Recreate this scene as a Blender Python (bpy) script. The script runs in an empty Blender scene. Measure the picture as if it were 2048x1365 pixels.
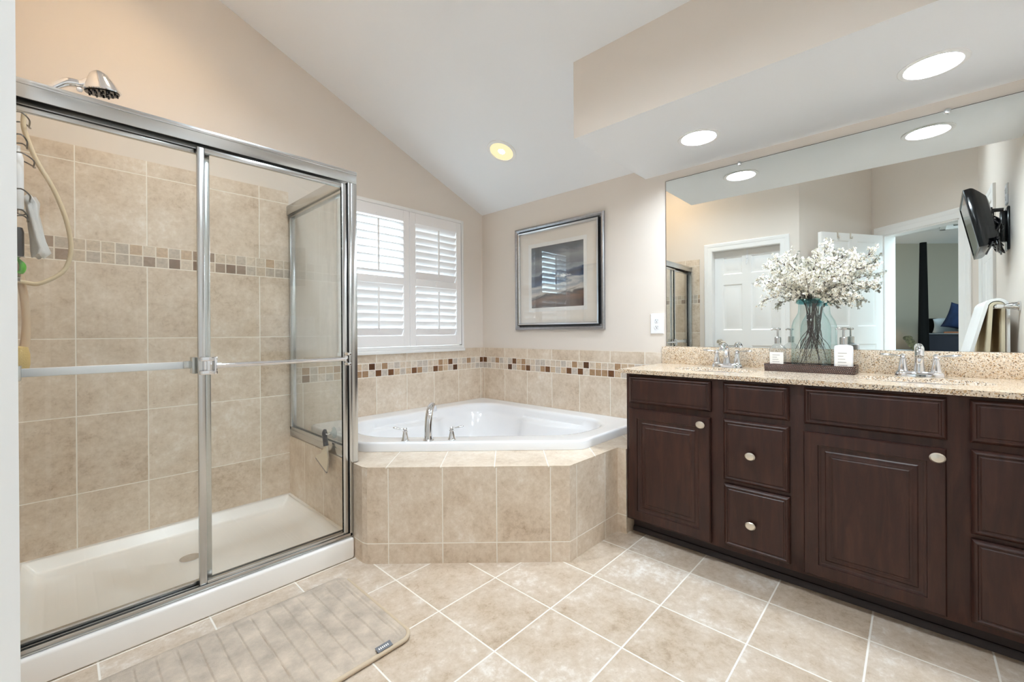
import bpy, bmesh, math, random
from mathutils import Vector, Matrix
random.seed(7)
C = bpy.context.scene.collection
SC = bpy.context.scene
PI = math.pi

# ------------------------------------------------------------------ camera
cam = bpy.data.objects.new('camera', bpy.data.cameras.new('camera'))
C.objects.link(cam)
_r = Vector((0.6846500, -0.7288469, -0.0060555))
_u = Vector((0.0053438, -0.0032884, 0.9999803))
_f = Vector((0.7288524, 0.6846689, -0.0016434))
M = Matrix.Identity(4)
for i in range(3):
    M[i][0], M[i][1], M[i][2] = _r[i], _u[i], -_f[i]
M.translation = (-2.61697, -2.81864, 1.08150)
cam.matrix_world = M
cam.data.sensor_width = 36.0
cam.data.lens = 853.488 / 2048 * 36.0
cam.data.shift_y = -15.79 / 2048
cam.data.clip_start = 0.02
SC.camera = cam

# ------------------------------------------------------------------ world, exposure
w = bpy.data.worlds.new('world'); SC.world = w; w.use_nodes = True
bg = w.node_tree.nodes['Background']
_n = w.node_tree; _tc = _n.nodes.new('ShaderNodeTexCoord'); _sp = _n.nodes.new('ShaderNodeSeparateXYZ'); _rp = _n.nodes.new('ShaderNodeValToRGB')
_n.links.new(_tc.outputs['Generated'], _sp.inputs[0]); _mr = _n.nodes.new('ShaderNodeMapRange'); _mr.inputs[1].default_value = -1; _mr.inputs[2].default_value = 1
_n.links.new(_sp.outputs[2], _mr.inputs[0]); _n.links.new(_mr.outputs[0], _rp.inputs[0])
_rp.color_ramp.elements[0].position = .46; _rp.color_ramp.elements[0].color = (.36, .45, .49, 1)      # ground below the horizon
_rp.color_ramp.elements[1].position = .53; _rp.color_ramp.elements[1].color = (.70, .90, 1.0, 1)      # bright overcast sky
_n.links.new(_rp.outputs[0], bg.inputs[0]); bg.inputs[1].default_value = 3.6
SC.view_settings.view_transform = 'Standard'
SC.view_settings.look = 'None'
SC.view_settings.exposure = 0.86
SC.view_settings.gamma = 1.0
SC.view_settings.use_curve_mapping = False
SC.cycles.use_denoising = True
SC.cycles.max_bounces = 14
SC.cycles.diffuse_bounces = 8
SC.cycles.transparent_max_bounces = 24
SC.cycles.sample_clamp_indirect = 6.0
SC.cycles.caustics_reflective = False
SC.cycles.caustics_refractive = False
LAMP_COOL = 150.0      # radiance of the soffit lenses
LAMP_WARM = 60.0
LAMP_FILL = 150.0  # radiance of the fill lamps added out of view

# ------------------------------------------------------------------ materials
def lin(c):
    return tuple(((x/255)/12.92 if x/255 <= .04045 else ((x/255+.055)/1.055)**2.4) for x in c) + (1.0,)

def mat(name):
    m = bpy.data.materials.new(name); m.use_nodes = True
    nt = m.node_tree; nt.nodes.clear()
    out = nt.nodes.new('ShaderNodeOutputMaterial')
    return m, nt, out

def N(nt, t, **kw):
    n = nt.nodes.new(t)
    for k, v in kw.items(): setattr(n, k, v)
    return n

def math_n(nt, op, a, b=None):
    n = N(nt, 'ShaderNodeMath', operation=op)
    for i, x in enumerate((a, b)):
        if x is None: continue
        if isinstance(x, (int, float)): n.inputs[i].default_value = x
        else: nt.links.new(x, n.inputs[i])
    return n.outputs[0]

def ramp(nt, fac, stops, interp='LINEAR'):
    n = N(nt, 'ShaderNodeValToRGB'); cr = n.color_ramp; cr.interpolation = interp
    while len(cr.elements) > 1: cr.elements.remove(cr.elements[-1])
    cr.elements[0].position = stops[0][0]; cr.elements[0].color = stops[0][1]
    for p, c in stops[1:]:
        e = cr.elements.new(p); e.color = c
    nt.links.new(fac, n.inputs[0]); return n.outputs[0]

def noise(nt, scale, detail=4, rough=.55, vec=None, dist=0.0):
    n = N(nt, 'ShaderNodeTexNoise'); n.inputs['Scale'].default_value = scale
    n.inputs['Detail'].default_value = detail; n.inputs['Roughness'].default_value = rough
    n.inputs['Distortion'].default_value = dist
    if vec is None:
        vec = N(nt, 'ShaderNodeTexCoord').outputs['Object']
    nt.links.new(vec, n.inputs['Vector']); return n.outputs['Fac']

def mixc(nt, fac, a, b, blend='MIX'):
    n = N(nt, 'ShaderNodeMix', data_type='RGBA', blend_type=blend)
    for idx, x in ((0, fac), (6, a), (7, b)):
        if isinstance(x, (int, float, tuple)): n.inputs[idx].default_value = x
        else: nt.links.new(x, n.inputs[idx])
    return n.outputs[2]

def plain(name, rgb, rough=.5, metal=0.0, spec=.5, bump=0.0, bscale=60, coat=0.0, vary=0.0, vscale=3):
    m, nt, out = mat(name)
    b = N(nt, 'ShaderNodeBsdfPrincipled'); nt.links.new(b.outputs[0], out.inputs[0])
    b.inputs['Base Color'].default_value = lin(rgb); b.inputs['Roughness'].default_value = rough
    b.inputs['Metallic'].default_value = metal; b.inputs['Specular IOR Level'].default_value = spec
    b.inputs['Coat Weight'].default_value = coat
    if vary:
        f = noise(nt, vscale, 5, .6)
        lo = lin(tuple(max(0, x*(1-vary)) for x in rgb)); hi = lin(tuple(min(255, x*(1+vary)) for x in rgb))
        nt.links.new(ramp(nt, f, [(.3, lo), (.7, hi)]), b.inputs['Base Color'])
    if bump:
        bn = N(nt, 'ShaderNodeBump'); bn.inputs['Strength'].default_value = bump; bn.inputs['Distance'].default_value = .002
        nt.links.new(noise(nt, bscale, 3), bn.inputs['Height']); nt.links.new(bn.outputs[0], b.inputs['Normal'])
    return m

def emit(name, rgb, s):
    m, nt, out = mat(name)
    e = N(nt, 'ShaderNodeEmission'); e.inputs[0].default_value = rgb + (1,) if len(rgb) == 3 else rgb
    e.inputs[1].default_value = s; nt.links.new(e.outputs[0], out.inputs[0]); return m

def thin_glass(name, tint, ior=1.45, haze=0.0, hazecol=(230, 232, 232), streak=False, gl=1.0, thick=None):
    m, nt, out = mat(name)
    t = N(nt, 'ShaderNodeBsdfTransparent'); t.inputs[0].default_value = tint + (1,)
    g = N(nt, 'ShaderNodeBsdfGlossy'); g.inputs['Roughness'].default_value = 0.0; g.inputs[0].default_value = (gl, gl, gl, 1)
    lw_ = N(nt, 'ShaderNodeLayerWeight'); lw_.inputs['Blend'].default_value = .5
    f0 = ((ior-1)/(ior+1))**2      # Schlick reflectance, the same from both sides of the sheet
    fac = math_n(nt, 'ADD', math_n(nt, 'MULTIPLY', math_n(nt, 'POWER', lw_.outputs['Facing'], 5.0), 1-f0), f0)
    if thick:      # longer path through the wall of a vessel at a slant: more absorption
        cs = math_n(nt, 'SUBTRACT', 1.02, lw_.outputs['Facing'])
        pw = math_n(nt, 'MINIMUM', math_n(nt, 'DIVIDE', 1.0, cs), 9.0)
        cc = N(nt, 'ShaderNodeCombineColor')
        for k_ in range(3): nt.links.new(math_n(nt, 'POWER', tint[k_], pw), cc.inputs[k_])
        nt.links.new(cc.outputs[0], t.inputs[0])
    mx = N(nt, 'ShaderNodeMixShader'); nt.links.new(fac, mx.inputs[0])
    nt.links.new(t.outputs[0], mx.inputs[1]); nt.links.new(g.outputs[0], mx.inputs[2])
    last = mx.outputs[0]
    if haze:
        d = N(nt, 'ShaderNodeBsdfDiffuse'); d.inputs[0].default_value = lin(hazecol)
        tl = N(nt, 'ShaderNodeBsdfTranslucent'); tl.inputs[0].default_value = lin(hazecol)
        ad = N(nt, 'ShaderNodeMixShader'); ad.inputs[0].default_value = .5
        nt.links.new(d.outputs[0], ad.inputs[1]); nt.links.new(tl.outputs[0], ad.inputs[2])
        m2 = N(nt, 'ShaderNodeMixShader')
        if streak:
            tc = N(nt, 'ShaderNodeTexCoord'); mp = N(nt, 'ShaderNodeMapping'); mp.inputs['Scale'].default_value = (1, 7, 1.2)
            nt.links.new(tc.outputs['Object'], mp.inputs[0])
            a = noise(nt, 3.0, 8, .7, mp.outputs[0]); b2 = noise(nt, 60, 3, .6)
            f = math_n(nt, 'MULTIPLY', math_n(nt, 'POWER', a, 3.0), math_n(nt, 'ADD', math_n(nt, 'MULTIPLY', b2, 1.2), .2))
            sy_ = N(nt, 'ShaderNodeSeparateXYZ'); nt.links.new(tc.outputs['Object'], sy_.inputs[0])
            mr = N(nt, 'ShaderNodeMapRange'); mr.inputs[1].default_value = -.42; mr.inputs[2].default_value = -.76; mr.inputs[3].default_value = .15; mr.inputs[4].default_value = 1.2
            nt.links.new(sy_.outputs[1], mr.inputs[0])
            f = math_n(nt, 'ADD', math_n(nt, 'MULTIPLY', math_n(nt, 'MULTIPLY', f, mr.outputs[0]), .8), haze)
            nt.links.new(f, m2.inputs[0])
        else:
            m2.inputs[0].default_value = haze
        nt.links.new(last, m2.inputs[1]); nt.links.new(ad.outputs[0], m2.inputs[2]); last = m2.outputs[0]
    nt.links.new(last, out.inputs[0]); return m

def tile_mat(name, tw, th, grout_w, stops, grout, rough=.32, mosaic=None, mott=7.0, var=.10):
    """Tiles laid out in metres on the UV map; stone mottling per tile, grout recessed."""
    m, nt, out = mat(name)
    b = N(nt, 'ShaderNodeBsdfPrincipled'); nt.links.new(b.outputs[0], out.inputs[0])
    uv = N(nt, 'ShaderNodeUVMap'); sp = N(nt, 'ShaderNodeSeparateXYZ'); nt.links.new(uv.outputs[0], sp.inputs[0])
    us = math_n(nt, 'DIVIDE', sp.outputs[0], tw); vs = math_n(nt, 'DIVIDE', sp.outputs[1], th)
    fu = math_n(nt, 'FLOOR', us); fv = math_n(nt, 'FLOOR', vs)
    ru = math_n(nt, 'SUBTRACT', us, fu); rv = math_n(nt, 'SUBTRACT', vs, fv)
    du = math_n(nt, 'MULTIPLY', math_n(nt, 'MINIMUM', ru, math_n(nt, 'SUBTRACT', 1.0, ru)), tw)
    dv = math_n(nt, 'MULTIPLY', math_n(nt, 'MINIMUM', rv, math_n(nt, 'SUBTRACT', 1.0, rv)), th)
    d = math_n(nt, 'MINIMUM', du, dv)
    g = N(nt, 'ShaderNodeMapRange'); g.inputs[1].default_value = grout_w*.5-.0004; g.inputs[2].default_value = grout_w*.5+.0008
    nt.links.new(d, g.inputs[0]); tm = g.outputs[0]
    cb = N(nt, 'ShaderNodeCombineXYZ'); nt.links.new(fu, cb.inputs[0]); nt.links.new(fv, cb.inputs[1])
    wn = N(nt, 'ShaderNodeTexWhiteNoise', noise_dimensions='3D'); nt.links.new(cb.outputs[0], wn.inputs['Vector'])
    tc = N(nt, 'ShaderNodeTexCoord')
    sh = N(nt, 'ShaderNodeVectorMath', operation='MULTIPLY_ADD'); nt.links.new(wn.outputs['Color'], sh.inputs[0])
    sh.inputs[1].default_value = (5, 5, 5); nt.links.new(tc.outputs['Object'], sh.inputs[2])
    n1 = noise(nt, mott, 8, .68, sh.outputs[0], .15); n2 = noise(nt, mott*6, 8, .75, sh.outputs[0], .2)
    f = math_n(nt, 'ADD', math_n(nt, 'MULTIPLY', n1, .55), math_n(nt, 'MULTIPLY', n2, .45))
    if mosaic:
        base = ramp(nt, wn.outputs['Value'], mosaic, 'CONSTANT')
        f2 = ramp(nt, n2, [(.3, (.72, .70, .68, 1)), (.6, (1.08, 1.07, 1.05, 1))])
        col = mixc(nt, 1.0, base, f2, 'MULTIPLY')
    else:
        f = math_n(nt, 'ADD', f, math_n(nt, 'MULTIPLY', math_n(nt, 'SUBTRACT', wn.outputs['Value'], .5), var))
        col = ramp(nt, f, stops)
        n3 = noise(nt, mott*9, 4, .6, sh.outputs[0], 1.2)
        pit = ramp(nt, math_n(nt, 'MULTIPLY', n3, math_n(nt, 'ADD', math_n(nt, 'MULTIPLY', n1, .5), .5)), [(.20, (.66, .58, .50, 1)), (.29, (1, 1, 1, 1))])
        col = mixc(nt, .55, col, pit, 'MULTIPLY')
    col = mixc(nt, tm, lin(grout), col)
    nt.links.new(col, b.inputs['Base Color'])
    rr = N(nt, 'ShaderNodeMapRange'); rr.inputs[3].default_value = .85; rr.inputs[4].default_value = rough
    nt.links.new(tm, rr.inputs[0]); nt.links.new(rr.outputs[0], b.inputs['Roughness'])
    bp = N(nt, 'ShaderNodeBump'); bp.inputs['Strength'].default_value = .5; bp.inputs['Distance'].default_value = .0015
    h = math_n(nt, 'ADD', tm, math_n(nt, 'MULTIPLY', n2, .12)); nt.links.new(h, bp.inputs['Height'])
    nt.links.new(bp.outputs[0], b.inputs['Normal']); b.inputs['Specular IOR Level'].default_value = .4
    return m

STONE = [(.28, lin((176, 152, 127))), (.43, lin((210, 192, 171))), (.55, lin((224, 209, 191))), (.68, lin((240, 232, 222)))]
FSTONE = [(.30, lin((160, 138, 114))), (.44, lin((194, 176, 156))), (.54, lin((207, 192, 176))), (.66, lin((232, 226, 219)))]
GROUT = (246, 240, 230)
m_wtile = tile_mat('wall travertine tile', .2535, .3595, .004, STONE, GROUT)
m_ftile = tile_mat('floor travertine tile', .3075, .3075, .0055, FSTONE, (236, 230, 221), rough=.35, mott=6, var=.08)
MOS = [(0, lin((214, 198, 180))), (.22, lin((200, 190, 180))), (.40, lin((206, 182, 156))), (.58, lin((222, 210, 196))), (.70, lin((170, 138, 108))), (.80, lin((112, 76, 50))), (.91, lin((92, 62, 44)))]
m_mosaic = tile_mat('glass stone mosaic', .0505, .0495, .0045, STONE, (238, 230, 220), rough=.2, mosaic=MOS, mott=10)
MOS2 = [(0, lin((208, 192, 172))), (.30, lin((196, 184, 170))), (.50, lin((200, 176, 150))), (.66, lin((216, 202, 184))), (.80, lin((160, 140, 124))), (.92, lin((134, 112, 96)))]
m_mosaic2 = tile_mat('shower stone mosaic', .0505, .053, .0045, STONE, (232, 222, 208), rough=.25, mosaic=MOS2, mott=10)

m_wall = plain('cream wall paint', (226, 217, 208), .75, bump=.05, bscale=250)
m_wallb = plain('bedroom sage paint', (178, 171, 156), .8)
m_ceil = plain('white ceiling paint', (240, 242, 245), .85)
m_trim = plain('white trim paint', (240, 239, 238), .35)
m_shut = plain('shutter white lacquer', (243, 240, 240), .35)
m_wood = None
def wood():
    m, nt, out = mat('espresso stained wood')
    b = N(nt, 'ShaderNodeBsdfPrincipled'); nt.links.new(b.outputs[0], out.inputs[0])
    tc = N(nt, 'ShaderNodeTexCoord'); mp = N(nt, 'ShaderNodeMapping'); mp.inputs['Scale'].default_value = (6, 6, .8)
    nt.links.new(tc.outputs['Object'], mp.inputs[0])
    f = noise(nt, 5, 8, .6, mp.outputs[0], .8)
    nt.links.new(ramp(nt, f, [(.3, lin((42, 22, 18))), (.5, lin((55, 30, 24))), (.72, lin((70, 41, 32)))]), b.inputs['Base Color'])
    b.inputs['Roughness'].default_value = .40; b.inputs['Specular IOR Level'].default_value = .35
    b.inputs['Coat Weight'].default_value = .15; b.inputs['Coat Roughness'].default_value = .25
    return m
m_wood = wood()
m_toe = plain('dark toe kick', (38, 22, 22), .5)
def granite():
    m, nt, out = mat('speckled tan granite')
    b = N(nt, 'ShaderNodeBsdfPrincipled'); nt.links.new(b.outputs[0], out.inputs[0])
    tc = N(nt, 'ShaderNodeTexCoord')
    v = N(nt, 'ShaderNodeTexVoronoi'); v.inputs['Scale'].default_value = 300; nt.links.new(tc.outputs['Object'], v.inputs['Vector'])
    s = N(nt, 'ShaderNodeSeparateColor'); nt.links.new(v.outputs['Color'], s.inputs[0])
    col = ramp(nt, s.outputs[0], [(0, lin((44, 30, 22))), (.09, lin((112, 78, 46))), (.16, lin((190, 150, 102))), (.27, lin((214, 196, 172))), (.60, lin((226, 211, 192))), (.85, lin((238, 229, 216)))], 'CONSTANT')
    n2 = noise(nt, 30, 4, .6); col = mixc(nt, .22, col, ramp(nt, n2, [(.3, lin((206, 172, 132))), (.7, lin((236, 226, 212)))]))
    nt.links.new(col, b.inputs['Base Color']); b.inputs['Roughness'].default_value = .12
    return m
m_granite = granite()
m_chrome = plain('polished chrome', (232, 233, 236), .06, metal=1.0)
m_alum = plain('satin aluminium', (205, 206, 206), .22, metal=1.0)
m_nickel = plain('brushed nickel', (226, 218, 205), .3, metal=1.0)
m_pewter = plain('pewter leaf frame', (172, 173, 178), .27, metal=.9, vary=.06, vscale=60)
m_black = plain('black plastic', (7, 8, 12), .16)
m_gasket_shade = plain('dark rubber and painted gap shade', (24, 22, 22), .6)  # post gasket, and the shade painted into the header gap
m_acrylic = plain('white acrylic', (240, 240, 242), .12, coat=.4)
m_pan = plain('shower pan acrylic', (244, 241, 237), .25)
m_curb = plain('white curb acrylic', (238, 237, 238), .25)
m_mirror = plain('mirror silver', (238, 242, 240), 0.0, metal=1.0)
m_glass = thin_glass('shower glass', (.97, .98, .975), haze=.008)
m_glass_s = thin_glass('soap streaked shower glass', (.95, .965, .96), haze=.04, streak=True)
m_pane = thin_glass('window glass', (.98, .99, .99))
m_pglass = thin_glass('picture glass', (1, 1, 1), ior=1.8)
m_vase = thin_glass('aqua vase glass', (.93, .975, .978), ior=1.6, haze=.01, hazecol=(150, 205, 208), thick=True)
m_vaserim = thin_glass('thick aqua glass', (.48, .75, .78), ior=1.5, haze=.05, hazecol=(90, 160, 165))
m_cglass = thin_glass('clear bottle glass', (.93, .94, .94), haze=.08)
m_label = plain('white paper label', (245, 243, 240), .6)
m_ink = plain('grey label print', (168, 166, 166), .7)
m_whitepl = plain('white plastic', (240, 241, 245), .3)
m_cream = plain('cream plastic', (232, 222, 202), .4)
m_towel_w = plain('white terry', (244, 243, 242), .95, bump=.8, bscale=500)
m_towel_b = plain('beige terry', (222, 208, 180), .95, bump=.8, bscale=500)
m_hose = plain('ivory vinyl hose', (214, 196, 164), .35)
m_hose2 = plain('beige handle', (205, 180, 152), .45)
m_matcol = plain('greige plush mat', (194, 180, 165), .95, bump=.9, bscale=420, vary=.11, vscale=13)
m_matside = plain('mat binding', (200, 182, 158), .9)
m_rattan = None
def rattan():
    m, nt, out = mat('dark woven rattan')
    b = N(nt, 'ShaderNodeBsdfPrincipled'); nt.links.new(b.outputs[0], out.inputs[0])
    tc = N(nt, 'ShaderNodeTexCoord'); mp = N(nt, 'ShaderNodeMapping'); mp.inputs['Rotation'].default_value = (.6, 0, 0)
    nt.links.new(tc.outputs['Object'], mp.inputs[0])
    wv = N(nt, 'ShaderNodeTexWave', wave_type='BANDS', bands_direction='Y'); wv.inputs['Scale'].default_value = 55; wv.inputs['Distortion'].default_value = 1.0
    nt.links.new(mp.outputs[0], wv.inputs[0])
    wz = N(nt, 'ShaderNodeTexWave', wave_type='BANDS', bands_direction='Z'); wz.inputs['Scale'].default_value = 45
    nt.links.new(tc.outputs['Object'], wz.inputs[0])
    f = math_n(nt, 'MULTIPLY', wv.outputs['Fac'], wz.outputs['Fac'])
    nt.links.new(ramp(nt, f, [(.1, lin((34, 20, 16))), (.5, lin((74, 42, 30))), (.85, lin((150, 110, 86)))]), b.inputs['Base Color'])
    bp = N(nt, 'ShaderNodeBump'); bp.inputs['Strength'].default_value = .8; bp.inputs['Distance'].default_value = .003
    nt.links.new(f, bp.inputs['Height']); nt.links.new(bp.outputs[0], b.inputs['Normal']); b.inputs['Roughness'].default_value = .4
    return m
m_rattan = rattan()
m_twig = plain('brown twig', (58, 40, 34), .7)
m_petal = plain('white petals', (250, 248, 240), .7)
m_petalc = plain('blossom centres', (170, 150, 92), .8)
m_navy = plain('navy fabric', (26, 44, 78), .9, bump=.4, bscale=300, vary=.2, vscale=8)
m_paleblue = plain('pale blue linen', (206, 218, 226), .9)
m_duvet = plain('dark bedding', (22, 24, 34), .9)
m_grey = plain('grey throw', (110, 112, 114), .9)
m_olive = plain('olive knit', (74, 70, 48), .95, bump=.8, bscale=120, vary=.3, vscale=30)
m_post = plain('black bed post', (4, 4, 4), .8, spec=.15)
m_rubber = plain('grey rubber', (150, 142, 138), .6)
m_navypl = plain('navy plastic', (20, 24, 40), .35)
m_green = plain('bright green plastic', (96, 178, 60), .4)
m_sponge = plain('yellow sponge', (208, 180, 120), .95, bump=1, bscale=200)
m_screen = plain('dark tv screen', (20, 22, 26), .08, coat=.5)
m_shade = plain('brown lampshade', (120, 92, 70), .9)
m_matboard = plain('cream mat board', (243, 235, 225), .8)
m_matcore = plain('white bevel core', (250, 248, 244), .7)
m_carpet = plain('bedroom carpet', (150, 142, 130), 1.0)
m_lens = emit('cool lamp lens', (.80, .915, 1.0), LAMP_COOL)
m_lensw = emit('warm lamp lens', (1.0, .74, .46), LAMP_WARM)
m_lensy = emit('yellow frosted lens', (1.0, .84, .50), .62)
m_spot = emit('warm lamp filament', (1.0, .80, .52), 40.0)
m_lensfill = emit('added fill lamp lens', (.80, .915, 1.0), LAMP_FILL)  # for the fill lamps added to brighten the room
m_bulb = emit('bedside bulb', (1.0, .62, .32), 60.0)

def seascape():
    m, nt, out = mat('seascape print')
    b = N(nt, 'ShaderNodeBsdfPrincipled'); nt.links.new(b.outputs[0], out.inputs[0]); b.inputs['Roughness'].default_value = .6
    uv = N(nt, 'ShaderNodeUVMap'); sp = N(nt, 'ShaderNodeSeparateXYZ'); nt.links.new(uv.outputs[0], sp.inputs[0])
    mp = N(nt, 'ShaderNodeMapping'); mp.inputs['Scale'].default_value = (1.6, 5, 1); nt.links.new(uv.outputs[0], mp.inputs[0])
    n = noise(nt, 1.6, 8, .62, mp.outputs[0], .8)
    t = math_n(nt, 'ADD', math_n(nt, 'SUBTRACT', sp.outputs[1], math_n(nt, 'MULTIPLY', sp.outputs[0], .10)), math_n(nt, 'MULTIPLY', math_n(nt, 'SUBTRACT', n, .5), .26))
    base = ramp(nt, t, [(.0, lin((84, 64, 56))), (.10, lin((128, 98, 80))), (.16, lin((64, 60, 62))), (.20, lin((214, 208, 200))), (.27, lin((150, 158, 168))), (.33, lin((206, 206, 204))),
                        (.36, lin((52, 82, 120))), (.45, lin((20, 36, 66))), (.50, lin((52, 74, 104))), (.535, lin((150, 160, 170))), (.60, lin((104, 112, 122))), (.72, lin((140, 145, 150))), (.84, lin((66, 78, 92))), (1.0, lin((34, 44, 58)))])
    n2 = noise(nt, 26, 6, .7, uv.outputs[0], 1.0)
    dx = math_n(nt, 'MULTIPLY', math_n(nt, 'ABSOLUTE', math_n(nt, 'SUBTRACT', sp.outputs[0], .62)), 3.0)
    dy = math_n(nt, 'MULTIPLY', math_n(nt, 'ABSOLUTE', math_n(nt, 'SUBTRACT', sp.outputs[1], .49)), 14.0)
    dd = math_n(nt, 'ADD', math_n(nt, 'ADD', dx, dy), math_n(nt, 'MULTIPLY', n2, 1.6))
    foam = ramp(nt, dd, [(.0, (1, 1, 1, 1)), (.62, (1, 1, 1, 1)), (.9, (0, 0, 0, 1))])
    dd2 = math_n(nt, 'MULTIPLY', dd, .66)
    nt.links.new(dd2, foam.node.inputs[0])
    nt.links.new(mixc(nt, foam, base, lin((236, 238, 238))), b.inputs['Base Color'])
    return m
m_sea = seascape()

# ------------------------------------------------------------------ helpers
def newbm(): return bmesh.new()

def box(bm, x0, x1, y0, y1, z0, z1, bev=0.0, seg=2):
    x0, x1 = min(x0, x1), max(x0, x1); y0, y1 = min(y0, y1), max(y0, y1); z0, z1 = min(z0, z1), max(z0, z1)
    vs = [bm.verts.new(p) for p in ((x0, y0, z0), (x1, y0, z0), (x1, y1, z0), (x0, y1, z0), (x0, y0, z1), (x1, y0, z1), (x1, y1, z1), (x0, y1, z1))]
    fs = [bm.faces.new([vs[i] for i in f]) for f in ((3, 2, 1, 0), (4, 5, 6, 7), (0, 1, 5, 4), (1, 2, 6, 5), (2, 3, 7, 6), (3, 0, 4, 7))]
    if bev:
        es = list({e for f in fs for e in f.edges})
        bmesh.ops.bevel(bm, geom=es, offset=bev, segments=seg, profile=.5, affect='EDGES')
    return fs

def boxm(bm, mtx, sx, sy, sz, bev=0.0):
    """box centred on the origin of mtx"""
    n0 = set(bm.verts)
    box(bm, -sx/2, sx/2, -sy/2, sy/2, -sz/2, sz/2, bev)
    bmesh.ops.transform(bm, matrix=mtx, verts=[v for v in bm.verts if v not in n0])

def prism(bm, pts, axis, a, b):
    """extrude polygon pts (2D) along axis from a to b; axis 'x': pts=(y,z), 'y': (x,z), 'z': (x,y)"""
    def mk(p, t):
        return {'x': (t, p[0], p[1]), 'y': (p[0], t, p[1]), 'z': (p[0], p[1], t)}[axis]
    A = [bm.verts.new(mk(p, a)) for p in pts]; B = [bm.verts.new(mk(p, b)) for p in pts]
    fs = [bm.faces.new(A[::-1]), bm.faces.new(B)]
    n = len(pts)
    for i in range(n):
        fs.append(bm.faces.new((A[i], A[(i+1) % n], B[(i+1) % n], B[i])))
    bmesh.ops.recalc_face_normals(bm, faces=fs)
    return fs

def loft(bm, rings, cap0=True, cap1=True, closed=True):
    R = [[bm.verts.new(p) for p in r] for r in rings]
    n = len(R[0]); fs = []
    for a, b in zip(R, R[1:]):
        for i in range(n if closed else n-1):
            j = (i+1) % n
            fs.append(bm.faces.new((a[i], a[j], b[j], b[i])))
    if cap0: fs.append(bm.faces.new(R[0][::-1]))
    if cap1: fs.append(bm.faces.new(R[-1]))
    bmesh.ops.recalc_face_normals(bm, faces=fs)
    return fs

def lathe(bm, prof, centre=(0, 0, 0), seg=32, axis=None, sx=1, sy=1, cap=True):
    """prof: list of (r, h). axis: direction vector of h (default +z)"""
    q = Vector((0, 0, 1)).rotation_difference(Vector(axis)) if axis is not None else None
    rings = []
    if seg >= 9: seg = max(seg, 16)
    for r, h in prof:
        ring = []
        for i in range(seg):
            a = 2*PI*i/seg
            p = Vector((max(r, 1e-5)*math.cos(a)*sx, max(r, 1e-5)*math.sin(a)*sy, h))
            if q is not None: p = q @ p
            ring.append(p + Vector(centre))
        rings.append(ring)
    return loft(bm, rings, cap, cap)

def catmull(pts, sub=6):
    P = [Vector(p) for p in pts]; out = []
    for i in range(len(P)-1):
        p0 = P[max(i-1, 0)]; p1 = P[i]; p2 = P[i+1]; p3 = P[min(i+2, len(P)-1)]
        for k in range(sub):
            t = k/sub
            out.append(.5*((2*p1)+(-p0+p2)*t+(2*p0-5*p1+4*p2-p3)*t*t+(-p0+3*p1-3*p2+p3)*t**3))
    out.append(P[-1]); return out

def tube(bm, pts, r, seg=8, smooth=0, cap=True, flat=1.0):
    if seg >= 7: seg = max(seg, 14)
    if smooth: 
        if isinstance(r, (list, tuple)):
            rr = catmull([(x, 0, 0) for x in r], smooth); r = [v.x for v in rr]
        pts = catmull(pts, smooth)
    P = [Vector(p) for p in pts]
    if not isinstance(r, (list, tuple)): r = [r]*len(P)
    rings = []; ref = None
    for i, p in enumerate(P):
        t = (P[min(i+1, len(P)-1)] - P[max(i-1, 0)]).normalized()
        if ref is None:
            ref = Vector((0, 0, 1)) if abs(t.z) < .9 else Vector((1, 0, 0))
            ref = (ref - t*ref.dot(t)).normalized()
        else:
            ref = (ref - t*ref.dot(t)).normalized()
        b = t.cross(ref)
        rings.append([p + (ref*math.cos(2*PI*k/seg) * flat + b*math.sin(2*PI*k/seg))*r[i] for k in range(seg)])
    return loft(bm, rings, cap, cap)

def survey(z):
    '''levels were first read with a tape a little off: true heights above the floor'''
    return z*.9926 if z < 1.1 else 1.09186+(z-1.1)*1.008

def finish(name, bm, m, smooth=True, sharp=28):
    for v in bm.verts: v.co.z = survey(v.co.z)
    bmesh.ops.remove_doubles(bm, verts=bm.verts, dist=1e-6)
    if smooth:          # curved runs are shaded smooth, flat faces and hard corners stay crisp
        lim = math.radians(sharp); soft = set()
        for e_ in bm.edges:
            if len(e_.link_faces) == 2:
                a_ = e_.calc_face_angle(0)
                if a_ > lim: e_.smooth = False
                elif a_ > .012: soft.update(e_.link_faces)
        for f_ in bm.faces: f_.smooth = f_ in soft
    me = bpy.data.meshes.new(name); bm.to_mesh(me); bm.free()
    if isinstance(m, (list, tuple)):
        for x in m: me.materials.append(x)
    else: me.materials.append(m)
    o = bpy.data.objects.new(name, me); C.objects.link(o)
    return o

def thing(name, label, cat, loc=(0, 0, 0), group=None):
    o = bpy.data.objects.new(name, None); C.objects.link(o)
    o.location = loc; o.empty_display_size = .05
    o['label'] = label; o['category'] = cat
    if group: o['group'] = group
    return o

def part(name, bm, m, parent, label=None, stuff=False, **kw):
    o = finish(name, bm, m, **kw)
    o.parent = parent
    if parent.type == 'EMPTY':
        o.matrix_parent_inverse = Matrix.Translation(parent.location).inverted()
    if label: o['label'] = label
    if stuff: o['kind'] = 'stuff'
    return o

def solo(name, bm, m, label, cat, group=None, **kw):
    o = finish(name, bm, m, **kw); o['label'] = label; o['category'] = cat
    if group: o['group'] = group
    return o

def struct(name, bm, m, label, cat='wall', **kw):
    o = finish(name, bm, m, **kw); o['kind'] = 'structure'; o['label'] = label; o['category'] = cat
    return o

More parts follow.
